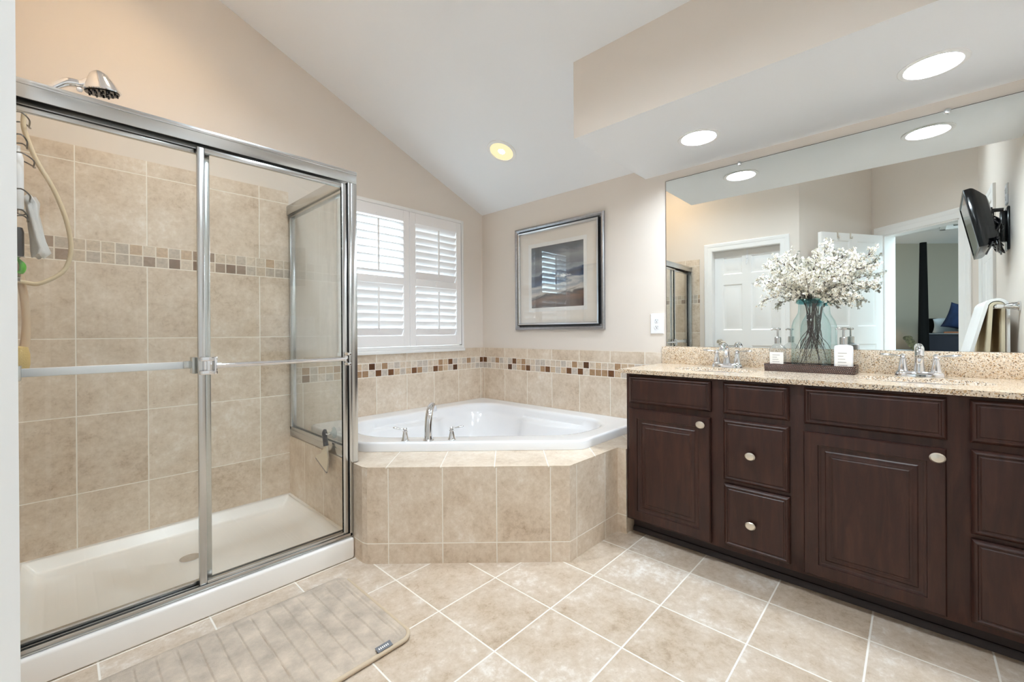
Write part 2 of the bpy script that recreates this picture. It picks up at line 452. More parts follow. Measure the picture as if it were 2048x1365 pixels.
def dup(root, delta, label=None):
    r = root.copy(); C.objects.link(r); r.location = Vector(root.location) + Vector(delta)
    if label: r['label'] = label
    for ch in list(root.children):
        c = ch.copy(); C.objects.link(c); c.parent = r; c.matrix_parent_inverse = ch.matrix_parent_inverse.copy()
        for g in list(ch.children):
            d = g.copy(); C.objects.link(d); d.parent = c
    return r

def set_uv(bm, faces, f):
    uvl = bm.loops.layers.uv.verify()
    for fc in faces:
        n = fc.normal.copy()
        for l in fc.loops: l[uvl].uv = f(l.vert.co, n)

def tbox(bm, x0, x1, y0, y1, z0, z1, f):
    fs = box(bm, x0, x1, y0, y1, z0, z1); bm.normal_update(); set_uv(bm, fs, f); return fs

def ring_rect(a0, a1, b0, b1, mk, d): return [mk(a0, b0, d), mk(a1, b0, d), mk(a1, b1, d), mk(a0, b1, d)]

def panel_front(bm, a0, a1, b0, b1, prof, mk):
    """nested rectangle rings: prof=[(inset, out)]"""
    rings = [ring_rect(a0+i, a1-i, b0+i, b1-i, mk, d) for i, d in prof]
    return loft(bm, rings, True, True)

# ================================================================== SETTING
HC, SL = 2.133, .4065
def ceil_z(x): return HC - SL*x
XL = -2.75          # left wall plane
# floor
bm = newbm()
fs = box(bm, -3.7, .12, -3.6, .12, -.06, 0)
bm.normal_update(); set_uv(bm, fs, lambda c, n: (c.x+1.302, c.y+1.474))
struct('floor', bm, m_ftile, 'square beige stone tile floor laid straight to the walls', 'floor', smooth=False)

# window wall with opening
WX0, WX1, WZ0, WZ1 = -1.300, -.275, .985, 2.005
bm = newbm()
prism(bm, [(-2.87, 0), (WX0, 0), (WX0, ceil_z(WX0)), (-2.87, ceil_z(-2.87))], 'y', 0, .12)
prism(bm, [(WX1, 0), (.12, 0), (.12, ceil_z(.12)), (WX1, ceil_z(WX1))], 'y', 0, .12)
prism(bm, [(WX0, 0), (WX1, 0), (WX1, WZ0), (WX0, WZ0)], 'y', 0, .12)
prism(bm, [(WX0, WZ1), (WX1, WZ1), (WX1, ceil_z(WX1)), (WX0, ceil_z(WX0))], 'y', 0, .12)
wall_window = struct('wall_window', bm, m_wall, 'cream gable wall with the shuttered window and shower tile', smooth=False)
def kid(name, bm, m, parent, label=None, **kw):
    o = finish(name, bm, m, **kw); o.parent = parent; o['kind'] = 'structure'
    if label: o['label'] = label
    return o
TT = .010
bm = newbm()
tbox(bm, -2.74, -1.6375, -TT, 0, .1, 1.428, lambda c, n: (c.x+2.56, c.z-1.428))
tbox(bm, -2.74, -1.6375, -TT, 0, 1.534, 1.883, lambda c, n: (c.x+2.56, c.z-1.5235))
tbox(bm, -2.74, -1.6375, -TT, 0, 1.8832, 1.957, lambda c, n: (c.x+2.56, c.z-1.883))
tbox(bm, -1.6375, 0, -TT, 0, .44, .774, lambda c, n: (c.x+1.051, c.z-.4145))
tbox(bm, -1.6375, WX1-.02, -TT, 0, .8735, .935, lambda c, n: (c.x+1.051, c.z-.8735))
tbox(bm, WX1-.02, 0, -TT, 0, .8735, .955, lambda c, n: (c.x+1.051, c.z-.8735))
kid('wall_tile', bm, m_wtile, wall_window, 'tall beige travertine tiles', smooth=False)
bm = newbm()
tbox(bm, -2.74, -1.6375, -TT, 0, 1.428, 1.534, lambda c, n: (c.x, c.z-1.428))
kid('shower_mosaic_band', bm, m_mosaic2, wall_window, 'two-row band of small square mosaic in the shower', smooth=False)
bm = newbm()
tbox(bm, -1.6375, 0, -TT, 0, .774, .8735, lambda c, n: (c.x, c.z-.7742))
kid('mosaic_band', bm, m_mosaic, wall_window, 'two-row band of brown and beige mosaic above the tub', smooth=False)

# right wall (vanity wall)
bm = newbm()
prism(bm, [(-3.32, 0), (0, 0), (0, HC), (-3.32, HC)], 'x', 0, .12)
wall_right = struct('wall_right', bm, m_wall, 'cream wall behind the vanity, mirror and framed picture', smooth=False)
bm = newbm()
tbox(bm, -TT, 0, -1.70, -TT, .44, .774, lambda c, n: (c.y+.029, c.z-.4145))
tbox(bm, -TT, 0, -1.668, -TT, .8735, .955, lambda c, n: (c.y+.029, c.z-.8735))
kid('wall_tile', bm, m_wtile, wall_right, smooth=False)
bm = newbm()
tbox(bm, -TT, 0, -1.70, -TT, .774, .8735, lambda c, n: (c.y+.31*.0505, c.z-.7742))
kid('mosaic_band', bm, m_mosaic, wall_right, smooth=False)

# left wall with closed door
DY0, DY1, DH = -1.075, -1.775, 2.03
bm = newbm()
T = .12
def lw(y0, y1, z0, z1): box(bm, XL-T, XL, y0, y1, z0, z1)
lw(.12, DY0, 0, 3.28); lw(DY1, -1.949, 0, 3.28); lw(DY0, DY1, DH, 3.28)
wall_left = struct('wall_left', bm, m_wall, 'cream wall opposite the mirror, with the closed white door', smooth=False)
bm = newbm()
g = lambda c, n: (c.y, c.z-1.428)
tbox(bm, XL, XL+TT, -.93, -TT, 0, 1.428, g)
tbox(bm, XL, XL+TT, -.93, -TT, 1.534, 1.883, lambda c, n: (c.y, c.z-1.5235))
tbox(bm, XL, XL+TT, -.93, -TT, 1.8832, 1.957, lambda c, n: (c.y, c.z-1.883))
kid('wall_tile', bm, m_wtile, wall_left, smooth=False)
bm = newbm()
tbox(bm, XL, XL+TT, -.93, -TT, 1.428, 1.534, lambda c, n: (c.y, c.z-1.428))
kid('shower_mosaic_band', bm, m_mosaic2, wall_left, smooth=False)

# 45 degree wall pieces
def wallseg(name, a, b, h0, h1, label, m=None, thick=.12, holes=None):
    """vertical wall from a to b (2D); room on the left of a->b; holes [(s0,s1,z0,z1)]"""
    a = Vector(a); b = Vector(b); L = (b-a).length; d = (b-a)/L; n = Vector((d.y, -d.x))
    bm = newbm()
    def blk(s0, s1, z0, z1):
        q = [a+d*s0, a+d*s1, a+d*s1+n*thick, a+d*s0+n*thick]
        prism(bm, [(p.x, p.y) for p in q], 'z', z0, z1)
    if holes:
        s0, s1, z0, z1 = holes
        blk(0, s0, h0, h1); blk(s1, L, h0, h1); blk(s0, s1, z1, h1)
        if z0 > h0: blk(s0, s1, h0, z0)
    else: blk(0, L, h0, h1)
    return struct(name, bm, m or m_wall, label, smooth=False), a, d, n

A1 = (-2.75, -1.949); A2 = (-3.412, -2.5)
dv = Vector((.651, -.759)).normalized()
A3 = (A2[0]+dv.x*.965, A2[1]+dv.y*.965)
wallseg('wall_alcove', A1, A2, 0, 3.5, 'cream angled wall behind the open door')
_, da, dd_, dn = wallseg('wall_doorway', A2, A3, 0, 3.5, 'cream angled wall around the bedroom doorway', holes=(.125, .825, 0, 2.075))
YE = -3.23
bm = newbm(); box(bm, A3[0]-.02, .12, YE-.12, YE, 0, 3.5)
wall_rear = struct('wall_rear', bm, m_wall, 'cream end wall carrying the television and towel bar', smooth=False)

# ceiling + soffit
bm = newbm()
prism(bm, [(.12, ceil_z(.12)), (.12, ceil_z(.12)+.1), (-3.7, ceil_z(-3.7)+.1), (-3.7, ceil_z(-3.7))], 'y', -3.6, .12)
struct('ceiling', bm, m_ceil, 'white vaulted ceiling sloping down to the picture wall', 'ceiling', smooth=False)
bm = newbm()
SX, SY, SZ = -.803, -1.557, 2.071
fs = prism(bm, [(0, SZ), (SX, SZ), (SX, ceil_z(SX)+.02), (0, HC+.02)], 'y', YE, SY)
bm.normal_update()
bot = [f_ for f_ in fs if f_.normal.z < -.5][0]
for f_ in fs:
    if f_.normal.y > .5: f_.material_index = 1
bmesh.ops.delete(bm, geom=[bot], context='FACES_ONLY')
LPOS = [(-.373, -2.025), (-.373, -2.876)]
nf0 = set(bm.faces); es = []
for lp in [[(0, YE), (SX, YE), (SX, SY), (0, SY)]] + [[(cx_+.080*math.cos(2*PI*k/40), cy_+.080*math.sin(2*PI*k/40)) for k in range(40)] for cx_, cy_ in LPOS]:
    vs = [bm.verts.new((p[0], p[1], SZ)) for p in lp]
    for i in range(len(vs)): es.append(bm.edges.new((vs[i], vs[(i+1) % len(vs)])))
bmesh.ops.triangle_fill(bm, use_beauty=True, use_dissolve=False, edges=es, normal=(0, 0, -1))
for f_ in bm.faces:
    if f_ not in nf0: f_.material_index = 1
o = struct('trim_soffit', bm, [m_wall, m_ceil], 'dropped soffit over the vanity holding two downlights', 'soffit', smooth=False)

# ------------------------------------------------------------------ window 1 and shutters
bm = newbm()
fo = (-1.335, -.243, .960, 2.034)   # outer frame
def frame_xz(bm, x0, x1, z0, z1, wd, y0, y1, bev=.003, wb=None):
    wb = wd if wb is None else wb
    box(bm, x0, x0+wd, y0, y1, z0, z1, bev); box(bm, x1-wd, x1, y0, y1, z0, z1, bev)
    box(bm, x0+wd, x1-wd, y0, y1, z1-wd, z1, bev); box(bm, x0+wd, x1-wd, y0, y1, z0, z0+wb, bev)
frame_xz(bm, *fo, .026, -.030, -.0005)
box(bm, fo[0]-.012, fo[1]+.004, -.040, -TT-.0005, .936, .960, .004)
win = struct('window_1', bm, m_trim, 'window above the tub covered by two white plantation shutters', 'window')
bm = newbm(); box(bm, WX0, WX1, .085, .089, WZ0, WZ1)
o = kid('pane', bm, m_pane, win, smooth=False)
bm = newbm()
frame_xz(bm, WX0, WX1, WZ0, WZ1, .03, .07, .105, 0)
box(bm, WX0, WX1, .07, .105, 1.47, 1.505)
kid('sash_frame', bm, m_trim, win, smooth=False)

def shutter(x0, x1, label, up_tilt):
    t = thing('plantation_shutter', label, 'shutter', ((x0+x1)/2, -.02, .99), 'white plantation shutters on the window')
    y0, y1 = -.036, -.008
    st = .052
    bm = newbm()
    for a in (x0, x1-st): box(bm, a, a+st, y0, y1, .990, 2.004, .003)
    box(bm, x0+st, x1-st, y0, y1, 1.923, 2.004, .003); box(bm, x0+st, x1-st, y0, y1, .990, 1.070, .003)
    box(bm, x0+st, x1-st, y0, y1, 1.447, 1.502, .003)
    part('frame', bm, m_shut, t, smooth=False)
    xc = (x0+x1)/2
    def louvers(z0, z1, n, tilt):
        p = (z1-z0)/n
        for i in range(n):
            zc = z0+p*(i+.5); bm = newbm(); a = math.radians(tilt); prof = []
            for k in range(16):
                th = 2*PI*k/16; u = .031*math.cos(th); v = .0052*math.sin(th)
                prof.append((y0+.014 - (u*math.cos(a)) - v*math.sin(a)*0 + 0*u, zc + u*math.sin(a) + v*math.cos(a)))
            prism(bm, prof, 'x', x0+st+.002, x1-st-.002)
            part('louver', bm, m_shut, t)
    louvers(1.503, 1.922, 8, up_tilt); louvers(1.071, 1.446, 7, 61)
    off = .006 if up_tilt > 30 else -.006
    for z0, z1, yy in ((1.535, 1.90, -.050), (1.10, 1.418, -.050)):
        bm = newbm(); box(bm, xc-.006+off, xc+.006+off, yy-.006, yy+.004, z0, z1, .002); part('tilt_rod', bm, m_shut, t)
    for z in (1.945, 1.485, 1.463, 1.035):
        bm = newbm(); lathe(bm, [(.005, 0), (.005, .004), (.001, .006)], (xc-.01, y0, z), 10, (0, -1, 0))
        part('magnet_catch', bm, m_shut, t)
    return t
shutter(-1.307, -.786, 'left shutter panel, its upper louvers open to the daylight', 21)
shutter(-.782, -.277, 'right shutter panel, all of its louvers tilted closed', 61)

# ------------------------------------------------------------------ doors
def paneled_face(bm, xs, zs, cells, mk, sgn):
    """grid face with raised panels; mk(x,z,d) gives the point, d = outward"""
    prof = [(0, 0), (.012, -.009), (.030, -.009), (.048, -.002)]
    for i in range(len(xs)-1):
        for j in range(len(zs)-1):
            a0, a1, b0, b1 = xs[i], xs[i+1], zs[j], zs[j+1]
            if (i, j) in cells:
                rings = [ring_rect(a0+k, a1-k, b0+k, b1-k, mk, d) for k, d in prof]
                R = [[bm.verts.new(p) for p in r] for r in rings]
                for A, B in zip(R, R[1:]):
                    for q in range(4):
                        p = (q+1) % 4
                        bm.faces.new((A[q], A[p], B[p], B[q]))
                bm.faces.new(R[-1])
            else:
                bm.faces.new([bm.verts.new(p) for p in ring_rect(a0, a1, b0, b1, mk, 0)])

def door_slab(w_, h_, org, ux, un, th=.035):
    """six panel slab: org bottom hinge corner, ux along width, un outward normal"""
    org = Vector(org); ux = Vector(ux); un = Vector(un); up = Vector((0, 0, 1))
    s = w_/.70
    xs = [0, .095*s, .305*s, .395*s, .605*s, w_]; zs = [0, .22, .92, 1.10, 1.635, 1.755, 1.955, h_]
    zs = [z*h_/2.03 if 0 < i < 7 else z for i, z in enumerate(zs)]
    cells = {(1, 1), (3, 1), (1, 3), (3, 3), (1, 5), (3, 5)}
    bm = newbm()
    paneled_face(bm, xs, zs, cells, lambda x, z, d: org+ux*x+up*z+un*(d), 1)
    paneled_face(bm, xs, zs, cells, lambda x, z, d: org+ux*x+up*z-un*(th+d), -1)
    for (xa, za), (xb, zb) in (((0, 0), (w_, 0)), ((w_, 0), (w_, h_)), ((w_, h_), (0, h_)), ((0, h_), (0, 0))):
        bm.faces.new([bm.verts.new(p) for p in (org+ux*xa+up*za, org+ux*xb+up*zb, org+ux*xb+up*zb-un*th, org+ux*xa+up*za-un*th)])
    bmesh.ops.remove_doubles(bm, verts=bm.verts, dist=1e-5); bmesh.ops.recalc_face_normals(bm, faces=bm.faces)
    return bm

def casing(bm, org, ux, un, w_, h_, cw=.088):
    """moulded door casing round an opening; org = bottom corner of the opening on the wall plane"""
    org = Vector(org); ux = Vector(ux); un = Vector(un); up = Vector((0, 0, 1))
    prof = [(0, 0), (0, .010), (.012, .014), (.045, .013), (.055, .018), (cw-.008, .019), (cw, .014), (cw, 0)]
    path = [(0, 0, -1, 0), (0, h_, -1, 1), (w_, h_, 1, 1), (w_, 0, 1, 0)]
    rings = [[org+ux*(x+sx*i)+up*(z+sz*i)+un*(d+.0005) for i, d in prof] for x, z, sx, sz in path]
    loft(bm, rings, True, True, closed=True)

# door_1: closed, opposite wall
d1 = thing('door_1', 'closed white six panel door seen in the mirror', 'door', (XL-.08, (DY0+DY1)/2, 0)); d1['kind'] = 'structure'
bm = door_slab(.696, DH-.012, (XL-.078, DY0-.002, .008), (0, -1, 0), (1, 0, 0))
slab = part('slab', bm, m_trim, d1)
bm = newbm()
lathe(bm, [(.030, 0), (.030, .006), (.014, .010), (.011, .035), (.024, .042), (.028, .055), (.022, .066), (.002, .070)], (XL-.077, DY0-.065, .963), 20, (1, 0, 0))
tube(bm, [(XL-.025, DY0-.07, .963), (XL-.022, DY0-.10, .962), (XL-.022, DY0-.135, .962)], [.008, .007, .005], 8)
part('door_knob', bm, m_nickel, d1, 'brushed nickel handle')
bm = newbm(); casing(bm, (XL, DY0, 0), (0, -1, 0), (1, 0, 0), DY0-DY1, DH)
# jamb lining
for y0, y1 in ((DY0, DY0-.002), (DY1+.002, DY1)): box(bm, XL-.075, XL-.001, y0, y1, 0, DH)
box(bm, XL-.075, XL-.001, DY0, DY1, DH-.002, DH)
part('casing', bm, m_trim, d1)
bm = newbm()
box(bm, XL-.0775, XL-.0745, -1.442, -1.428, 1.90, 2.019)
tube(bm, [(XL-.075, -1.435, 1.93), (XL-.035, -1.435, 1.915), (XL-.030, -1.435, 1.95)], .004, 8, 5)
tube(bm, [(XL-.075, -1.435, 1.905), (XL-.05, -1.435, 1.86), (XL-.03, -1.435, 1.85), (XL-.02, -1.435, 1.885)], .004, 8, 5)
solo('over_door_hook', bm, m_whitepl, 'small white coat hook hung over the top of the closed door', 'hook')

# door_2: open bedroom door; free edge at the camera's left
H2 = Vector((-3.355, -2.587, 0)); F2 = Vector((-2.6545, -2.138, 0))
dx2 = (F2-H2); wd2 = dx2.length; dx2 = dx2/wd2; nn2 = Vector((dx2.y, -dx2.x, 0))   # normal towards the doorway/camera side
d2 = thing('door_2', 'open white six panel door folded back against the angled wall', 'door', H2); d2['kind'] = 'structure'
bm = door_slab(wd2, 2.064, H2+Vector((0, 0, .012))+nn2*.018, dx2, nn2, .036)
part('slab', bm, m_trim, d2)
bm = newbm()
boxm(bm, Matrix.Translation(F2+dx2*.001+Vector((0, 0, .97))) @ Matrix.Rotation(math.atan2(dx2.y, dx2.x), 4, 'Z'), .003, .024, .06)
part('latch_plate', bm, m_nickel, d2)
for s in (.42, .62):
    bm = newbm(); p = H2+dx2*(wd2*(1-s+.17))+nn2*.019
    boxm(bm, Matrix.Translation(p+Vector((0, 0, 2.05))) @ Matrix.Rotation(math.atan2(dx2.y, dx2.x), 4, 'Z'), .016, .003, .06)
    tube(bm, [p+nn2*.001+Vector((0, 0, 2.03)), p+nn2*.02+Vector((0, 0, 2.02)), p+nn2*.022+Vector((0, 0, 2.04))], .004, 6, 4)
    solo('over_door_hook', bm, m_nickel, 'small metal hook over the open door, nearer its free edge' if s == .42 else 'small metal hook over the open door, nearer its hinges', 'hook')
# doorway casing
org = Vector((da.x+dd_.x*.125, da.y+dd_.y*.125, 0))
bm = newbm(); casing(bm, org, Vector((dd_.x, dd_.y, 0)), Vector((-dn.x, -dn.y, 0)), .70, 2.075, .09)
def dw(s, n, z): return Vector((da.x+dd_.x*s+dn.x*n, da.y+dd_.y*s+dn.y*n, z))
for s0, s1, z0, z1 in ((.125, .14, 0, 2.075), (.81, .825, 0, 2.075), (.125, .825, 2.06, 2.075)):
    q = [dw(s0, .001, 0), dw(s1, .001, 0), dw(s1, .125, 0), dw(s0, .125, 0)]
    prism(bm, [(p.x, p.y) for p in q], 'z', z0, z1)
struct('trim_doorway', bm, m_trim, 'white moulded casing round the bedroom doorway', 'door frame')
# door_3 on the end wall (seen edge on in the mirror)
d3 = thing('door_3', 'white door and casing on the end wall behind the television', 'door', (-1.98, YE, 0)); d3['kind'] = 'structure'
bm = newbm(); casing(bm, (-2.46, YE, 0), (1, 0, 0), (0, 1, 0), .64, 1.99, .085); part('casing', bm, m_trim, d3)
bm = door_slab(.63, 1.98, (-2.455, YE+.004, .005), (1, 0, 0), (0, 1, 0), .003); part('slab', bm, m_trim, d3)

# ------------------------------------------------------------------ bedroom beyond the doorway (seen in the mirror)
P1 = Vector((-6.448, -2.57)); P2 = Vector((-7.164, -3.33)); e = (P2-P1).normalized(); en = Vector((-e.y, e.x))
Q0 = P1-e*2.2; Q1 = P1+e*3.2
def wall2(name, a, b, z0, z1, m, label, hole=None):
    wallseg(name, a, b, z0, z1, label, m, .1, hole)
# wallseg: room on the left of a->b
wall2('wall_bedroom_far', Q0, Q1, 0, 2.5, m_wallb, 'sage grey bedroom wall behind the bed')
R1 = Vector((-3.3, -5.2)); R0 = Vector((-4.1, -.5))
wall2('wall_bedroom_side', Q1, R1, 0, 2.5, m_wallb, 'bedroom side wall with an added, unseen opening for daylight', (1.0, 1.75, .9, 2.0))  # opening added to let in fill daylight, never in view
wall2('wall_bedroom_near', R0, Q0, 0, 2.5, m_wallb, 'bedroom wall on the lamp side')
bm = newbm(); prism(bm, [(-3.45, -5.6), (-3.35, -2.66), (-3.55, -2.5), (-3.55, .3), (-9, .3), (-9.5, -6.5), (-3.0, -6.5)], 'z', 2.45, 2.53)
struct('ceiling_bedroom', bm, m_ceil, 'bedroom ceiling seen through the doorway', 'ceiling', smooth=False)
bm = newbm(); prism(bm, [(-2.75, -3.45), (-3.55, -2.5), (-3.75, -.0), (-9, .3), (-9.5, -6.5), (-2.75, -6.0)], 'z', -.06, -.002)
struct('floor_bedroom', bm, m_carpet, 'bedroom carpet', 'floor', smooth=False)
bm = newbm()   # stepped moulding round the raised part of the bedroom ceiling
for off, z0, z1 in ((0, 2.40, 2.4495), (.12, 2.425, 2.4495), (.24, 2.435, 2.4495)):
    box(bm, -5.45+off, -5.40+off, -5.2, -3.085-off, z0, z1); box(bm, -5.45+off, -4.2, -3.135-off, -3.085-off, z0, z1)
struct('trim_bedroom', bm, m_trim, 'stepped white moulding on the bedroom ceiling', 'moulding', smooth=False)
# bed, post, pillows
bed = thing('four_poster_bed', 'dark four-poster bed in the bedroom beyond the doorway', 'bed', (-5.85, -3.7, 0))
BX0, BX1, BY0, BY1 = -6.62, -5.06, -4.55, -2.90
bm = newbm(); box(bm, BX0+.05, BX1-.02, BY0+.02, BY1-.02, .50, 1.03, .05); part('mattress', bm, m_duvet, bed)
bm = newbm(); box(bm, BX0, BX1, BY0, BY1, .22, .50, .02); part('bed_frame', bm, m_post, bed)
bm = newbm(); box(bm, BX0-.05, BX0, BY0, BY1, .22, 1.265, .02); part('headboard', bm, m_post, bed)
for px_, py_ in ((-4.99, -2.918), (-4.99, -4.55), (-6.645, -4.55)):
    bm = newbm(); lathe(bm, [(.052, .001), (.054, .85), (.050, 1.15), (.042, 1.7), (.034, 2.20)], (px_, py_, 0), 20); part('bed_post', bm, m_post, bed)
bm = newbm(); box(bm, -5.30, -5.12, -4.40, -2.96, 1.031, 1.045, .006)
for k in range(3): box(bm, -5.115, -5.095+.0, -4.40, -2.96, .60+.12*k, .68+.12*k, .003)
solo('folded_throw', bm, m_grey, 'grey folded throw across the foot of the dark bed', 'throw')
def pillow(name, c, z, sz, tilt, m, label, lift=0):
    bm = newbm(); nn = 16; top, bot = [], []
    for i in range(nn+1):
        rt, rb = [], []
        for j in range(nn+1):
            u_ = 2*i/nn-1; v_ = 2*j/nn-1
            x = u_*(1-.10*(1-v_*v_)); zz = v_*(1-.10*(1-u_*u_)); th = .20*((1-u_**4)*(1-v_**4))**.6
            rt.append(bm.verts.new((x*sz/2, th*sz, zz*sz/2))); rb.append(bm.verts.new((x*sz/2, -th*sz-.0004, zz*sz/2)))
        top.append(rt); bot.append(rb)
    for G_, fl in ((top, 0), (bot, 1)):
        for i in range(nn):
            for j in range(nn):
                q_ = (G_[i][j], G_[i+1][j], G_[i+1][j+1], G_[i][j+1]); bm.faces.new(q_[::-1] if fl else q_)
    bmesh.ops.remove_doubles(bm, verts=bm.verts, dist=.0006)
    bmesh.ops.transform(bm, matrix=Matrix.Translation((c[0], c[1], z)) @ Matrix.Rotation(PI/2, 4, 'Z') @ Matrix.Rotation(tilt[0], 4, 'X') @ Matrix.Rotation(tilt[1], 4, 'Y'), verts=bm.verts)
    zmin = min(v.co.z for v in bm.verts)
    bmesh.ops.translate(bm, vec=(0, 0, 1.033-zmin), verts=bm.verts)
    return solo(name, bm, m, label, 'pillow', sharp=80)
pillow('pillow', (-6.20, -3.20), 1.16, .34, (.95, 0), m_paleblue, 'pale blue pillow leaning on the headboard beside the navy pillow')
pillow('pillow', (-5.90, -3.325), 1.22, .36, (.25, -.30), m_navy, 'navy velvet pillow tilted on its corner on the bed')
bm = newbm(); box(bm, -5.62, -5.40, -3.75, -3.12, 1.031, 1.065, .006); solo('wooden_tray', bm, plain('orange brown wood', (140, 84, 48), .5), 'orange brown wooden tray on the dark bedding', 'tray')
bm = newbm(); box(bm, -4.86, -4.46, -2.87, -2.55, .001, .84, .04)
solo('ottoman', bm, m_paleblue, 'pale upholstered ottoman beside the black bed post', 'ottoman')
bm = newbm()
for k in range(4):
    tube(bm, [(-4.80+.012*k, -2.845+.02*math.sin(q*1.7+k)+.02*k, .872+.045*k-.012*q*(k < 3)) if False else (-4.84+.09*q, -2.838+.018*math.sin(q*1.7+k)+.022*k, .868+.040*k) for q in range(5)], .028, 10, 4)
solo('knit_blanket', bm, m_olive, 'olive knitted blanket piled on the ottoman', 'blanket')
# bedside lamp
lp = Vector((-6.10, -2.455))
lt = thing('bedside_lamp', 'lit bedside lamp with a brown shade at the edge of the doorway', 'lamp', (lp.x, lp.y, 0))
bm = newbm(); lathe(bm, [(.10, .0), (.10, .60), (.03, .62), (.05, .75), (.06, .9), (.02, 1.02), (.015, 1.10)], (lp.x, lp.y, 0), 20); part('base', bm, m_post, lt)
bm = newbm(); lathe(bm, [(.155, 1.165), (.11, 1.40)], (lp.x, lp.y, 0), 28, cap=False); part('lamp_shade', bm, m_shade, lt)
bm = newbm(); lathe(bm, [(.005, 1.16), (.03, 1.19), (.035, 1.22), (.02, 1.26), (.003, 1.27)], (lp.x, lp.y, 0), 14); part('bulb', bm, m_bulb, lt)

# ------------------------------------------------------------------ recessed lights
def downlight(c, nrm, r, lens, label, group, rin=.76, deep=0, spot=False):
    t = thing('recessed_light', label, 'ceiling light', c, group)
    if deep:
        bm = newbm(); lathe(bm, [(r, 0), (r, .003), (r*.97, .005), (r*.82, .005), (r*rin, .002), (r*rin, -deep-.008)], c, 40, nrm, cap=False)
        part('trim_ring', bm, m_trim, t)
        bm = newbm(); lathe(bm, [(r*rin, -deep), (r*.5, -deep+.003), (.001, -deep+.005)], c, 40, nrm, cap=False)
        part('lens', bm, lens, t)
        return t
    bm = newbm(); lathe(bm, [(r, 0), (r, .003), (r*.97, .006), (r*.80, .007), (r*rin, .003), (r*rin, 0)], c, 40, nrm, cap=False)
    part('trim_ring', bm, m_trim, t)
    bm = newbm(); lathe(bm, [(r*rin, .0025), (r*.5, .0035), (.001, .004)], c, 40, nrm, cap=False)
    part('lens', bm, lens, t)
    if spot:
        bm = newbm(); lathe(bm, [(.024, .0042), (.018, .0056), (.001, .006)], c, 24, nrm, cap=False); part('bulb', bm, m_spot, t)
    return t
downlight((-.373, -2.025, SZ), (0, 0, -1), .100, m_lens, 'bright white downlight in the soffit, above the left sink', 'downlights in the soffit', .80, .018)
downlight((-.373, -2.876, SZ), (0, 0, -1), .100, m_lens, 'bright white downlight in the soffit, above the right sink', 'downlights in the soffit', .80, .018)
cn = Vector((-SL, 0, -1)).normalized()
downlight((-.503, -.745, ceil_z(-.503)), cn, .105, m_lensy, 'warm yellow downlight in the sloped ceiling above the tub', 'downlights in the sloped ceiling', .80, 0, True)
def canlight(c, nrm, r, lens, label, group):
    """surface-mounted cylinder downlight with a short baffle"""
    t = thing('unseen_downlight', label, 'ceiling light', c, group)
    bm = newbm(); lathe(bm, [(r, 0), (r, .070), (r*.95, .074), (r*.90, .070), (r*.86, .004), (r*.86, 0)], c, 40, nrm, cap=False)
    part('housing', bm, m_trim, t)
    bm = newbm(); lathe(bm, [(r*.86, .003), (r*.5, .004), (.001, .0045)], c, 40, nrm, cap=False); part('lens', bm, lens, t)
cdn = Vector((-.12, 0, -1)).normalized()
for (lx, ly), ln_, lb in (((-2.15, -.62), m_lensw, 'warm cylinder downlight over the shower'), ((-1.85, -1.05), m_lensfill, 'added cylinder fill light, out of view, over the bath mat, nearest the window'),
                          ((-1.75, -1.85), m_lensfill, 'added cylinder fill light, out of view, over the middle of the floor'), ((-1.80, -2.70), m_lensfill, 'added cylinder fill light, out of view, nearest the bedroom doorway')):  # all but the warm one are added fill, out of view
    canlight((lx, ly, ceil_z(lx)-.012), cdn if ln_ is m_lensfill else cn, .105, ln_, lb, 'cylinder downlights on the sloped ceiling')

# ================================================================== SHOWER
# pan
bm = newbm()
x0, x1, y0, y1 = XL+TT, -1.643, -.857, -TT
def rr(ix0, ix1, iy0, iy1, z): return [(x0+ix0, y0+iy0, z), (x1-ix1, y0+iy0, z), (x1-ix1, y1-iy1, z), (x0+ix0, y1-iy1, z)]
fs = loft(bm, [rr(0, 0, 0, 0, 0), rr(0, 0, 0, 0, .1), rr(.008, .004, .085, .012, .1), rr(.05, .05, .13, .05, .045), rr(.08, .08, .16, .08, .038)])
es = [e_ for e_ in bm.edges if not e_.is_boundary and e_.calc_face_angle(0) > .3]
bmesh.ops.bevel(bm, geom=es, offset=.012, segments=4, profile=.5, affect='EDGES')
pan = thing('shower_pan', 'white acrylic shower base with a raised front curb', 'shower base', (-2.2, -.43, 0))
part('base', bm, m_pan, pan)
bm = newbm(); lathe(bm, [(.04, 0), (.04, .003), (.001, .003)], (-2.2, -.36, .038), 24); part('drain', bm, m_chrome, pan)

se = thing('shower_enclosure', 'aluminium framed glass shower enclosure with sliding doors', 'shower enclosure', (-2.2, -.82, .1))
FY = -.84
bm = newbm()
box(bm, XL+TT, -1.613, FY, FY+.006, 1.812, 1.868, .002); box(bm, XL+TT, -1.613, FY, FY+.058, 1.858, 1.868, .002); box(bm, XL+TT, -1.613, FY+.052, FY+.058, 1.80, 1.868, .002)
box(bm, XL+TT, -1.613, FY-.003, FY+.004, 1.853, 1.8695, .002)
part('header', bm, m_alum, se)
bm = newbm(); box(bm, XL+TT+.002, -1.66, FY+.008, FY+.050, 1.836, 1.856); part('header_gap_shade', bm, m_gasket_shade, se, 'dark strip painting the shade inside the header')  # near-black strip stands in for the shade under the header
bm = newbm()
box(bm, -1.6375, -1.600, FY+.058, -TT-.001, 1.845, 1.868, .002); box(bm, -1.650, -1.6375, FY+.058, -TT-.001, 1.812, 1.868, .002); box(bm, -1.606, -1.600, FY+.058, -TT-.001, 1.812, 1.868, .002)
part('side_header', bm, m_alum, se)
bm = newbm()
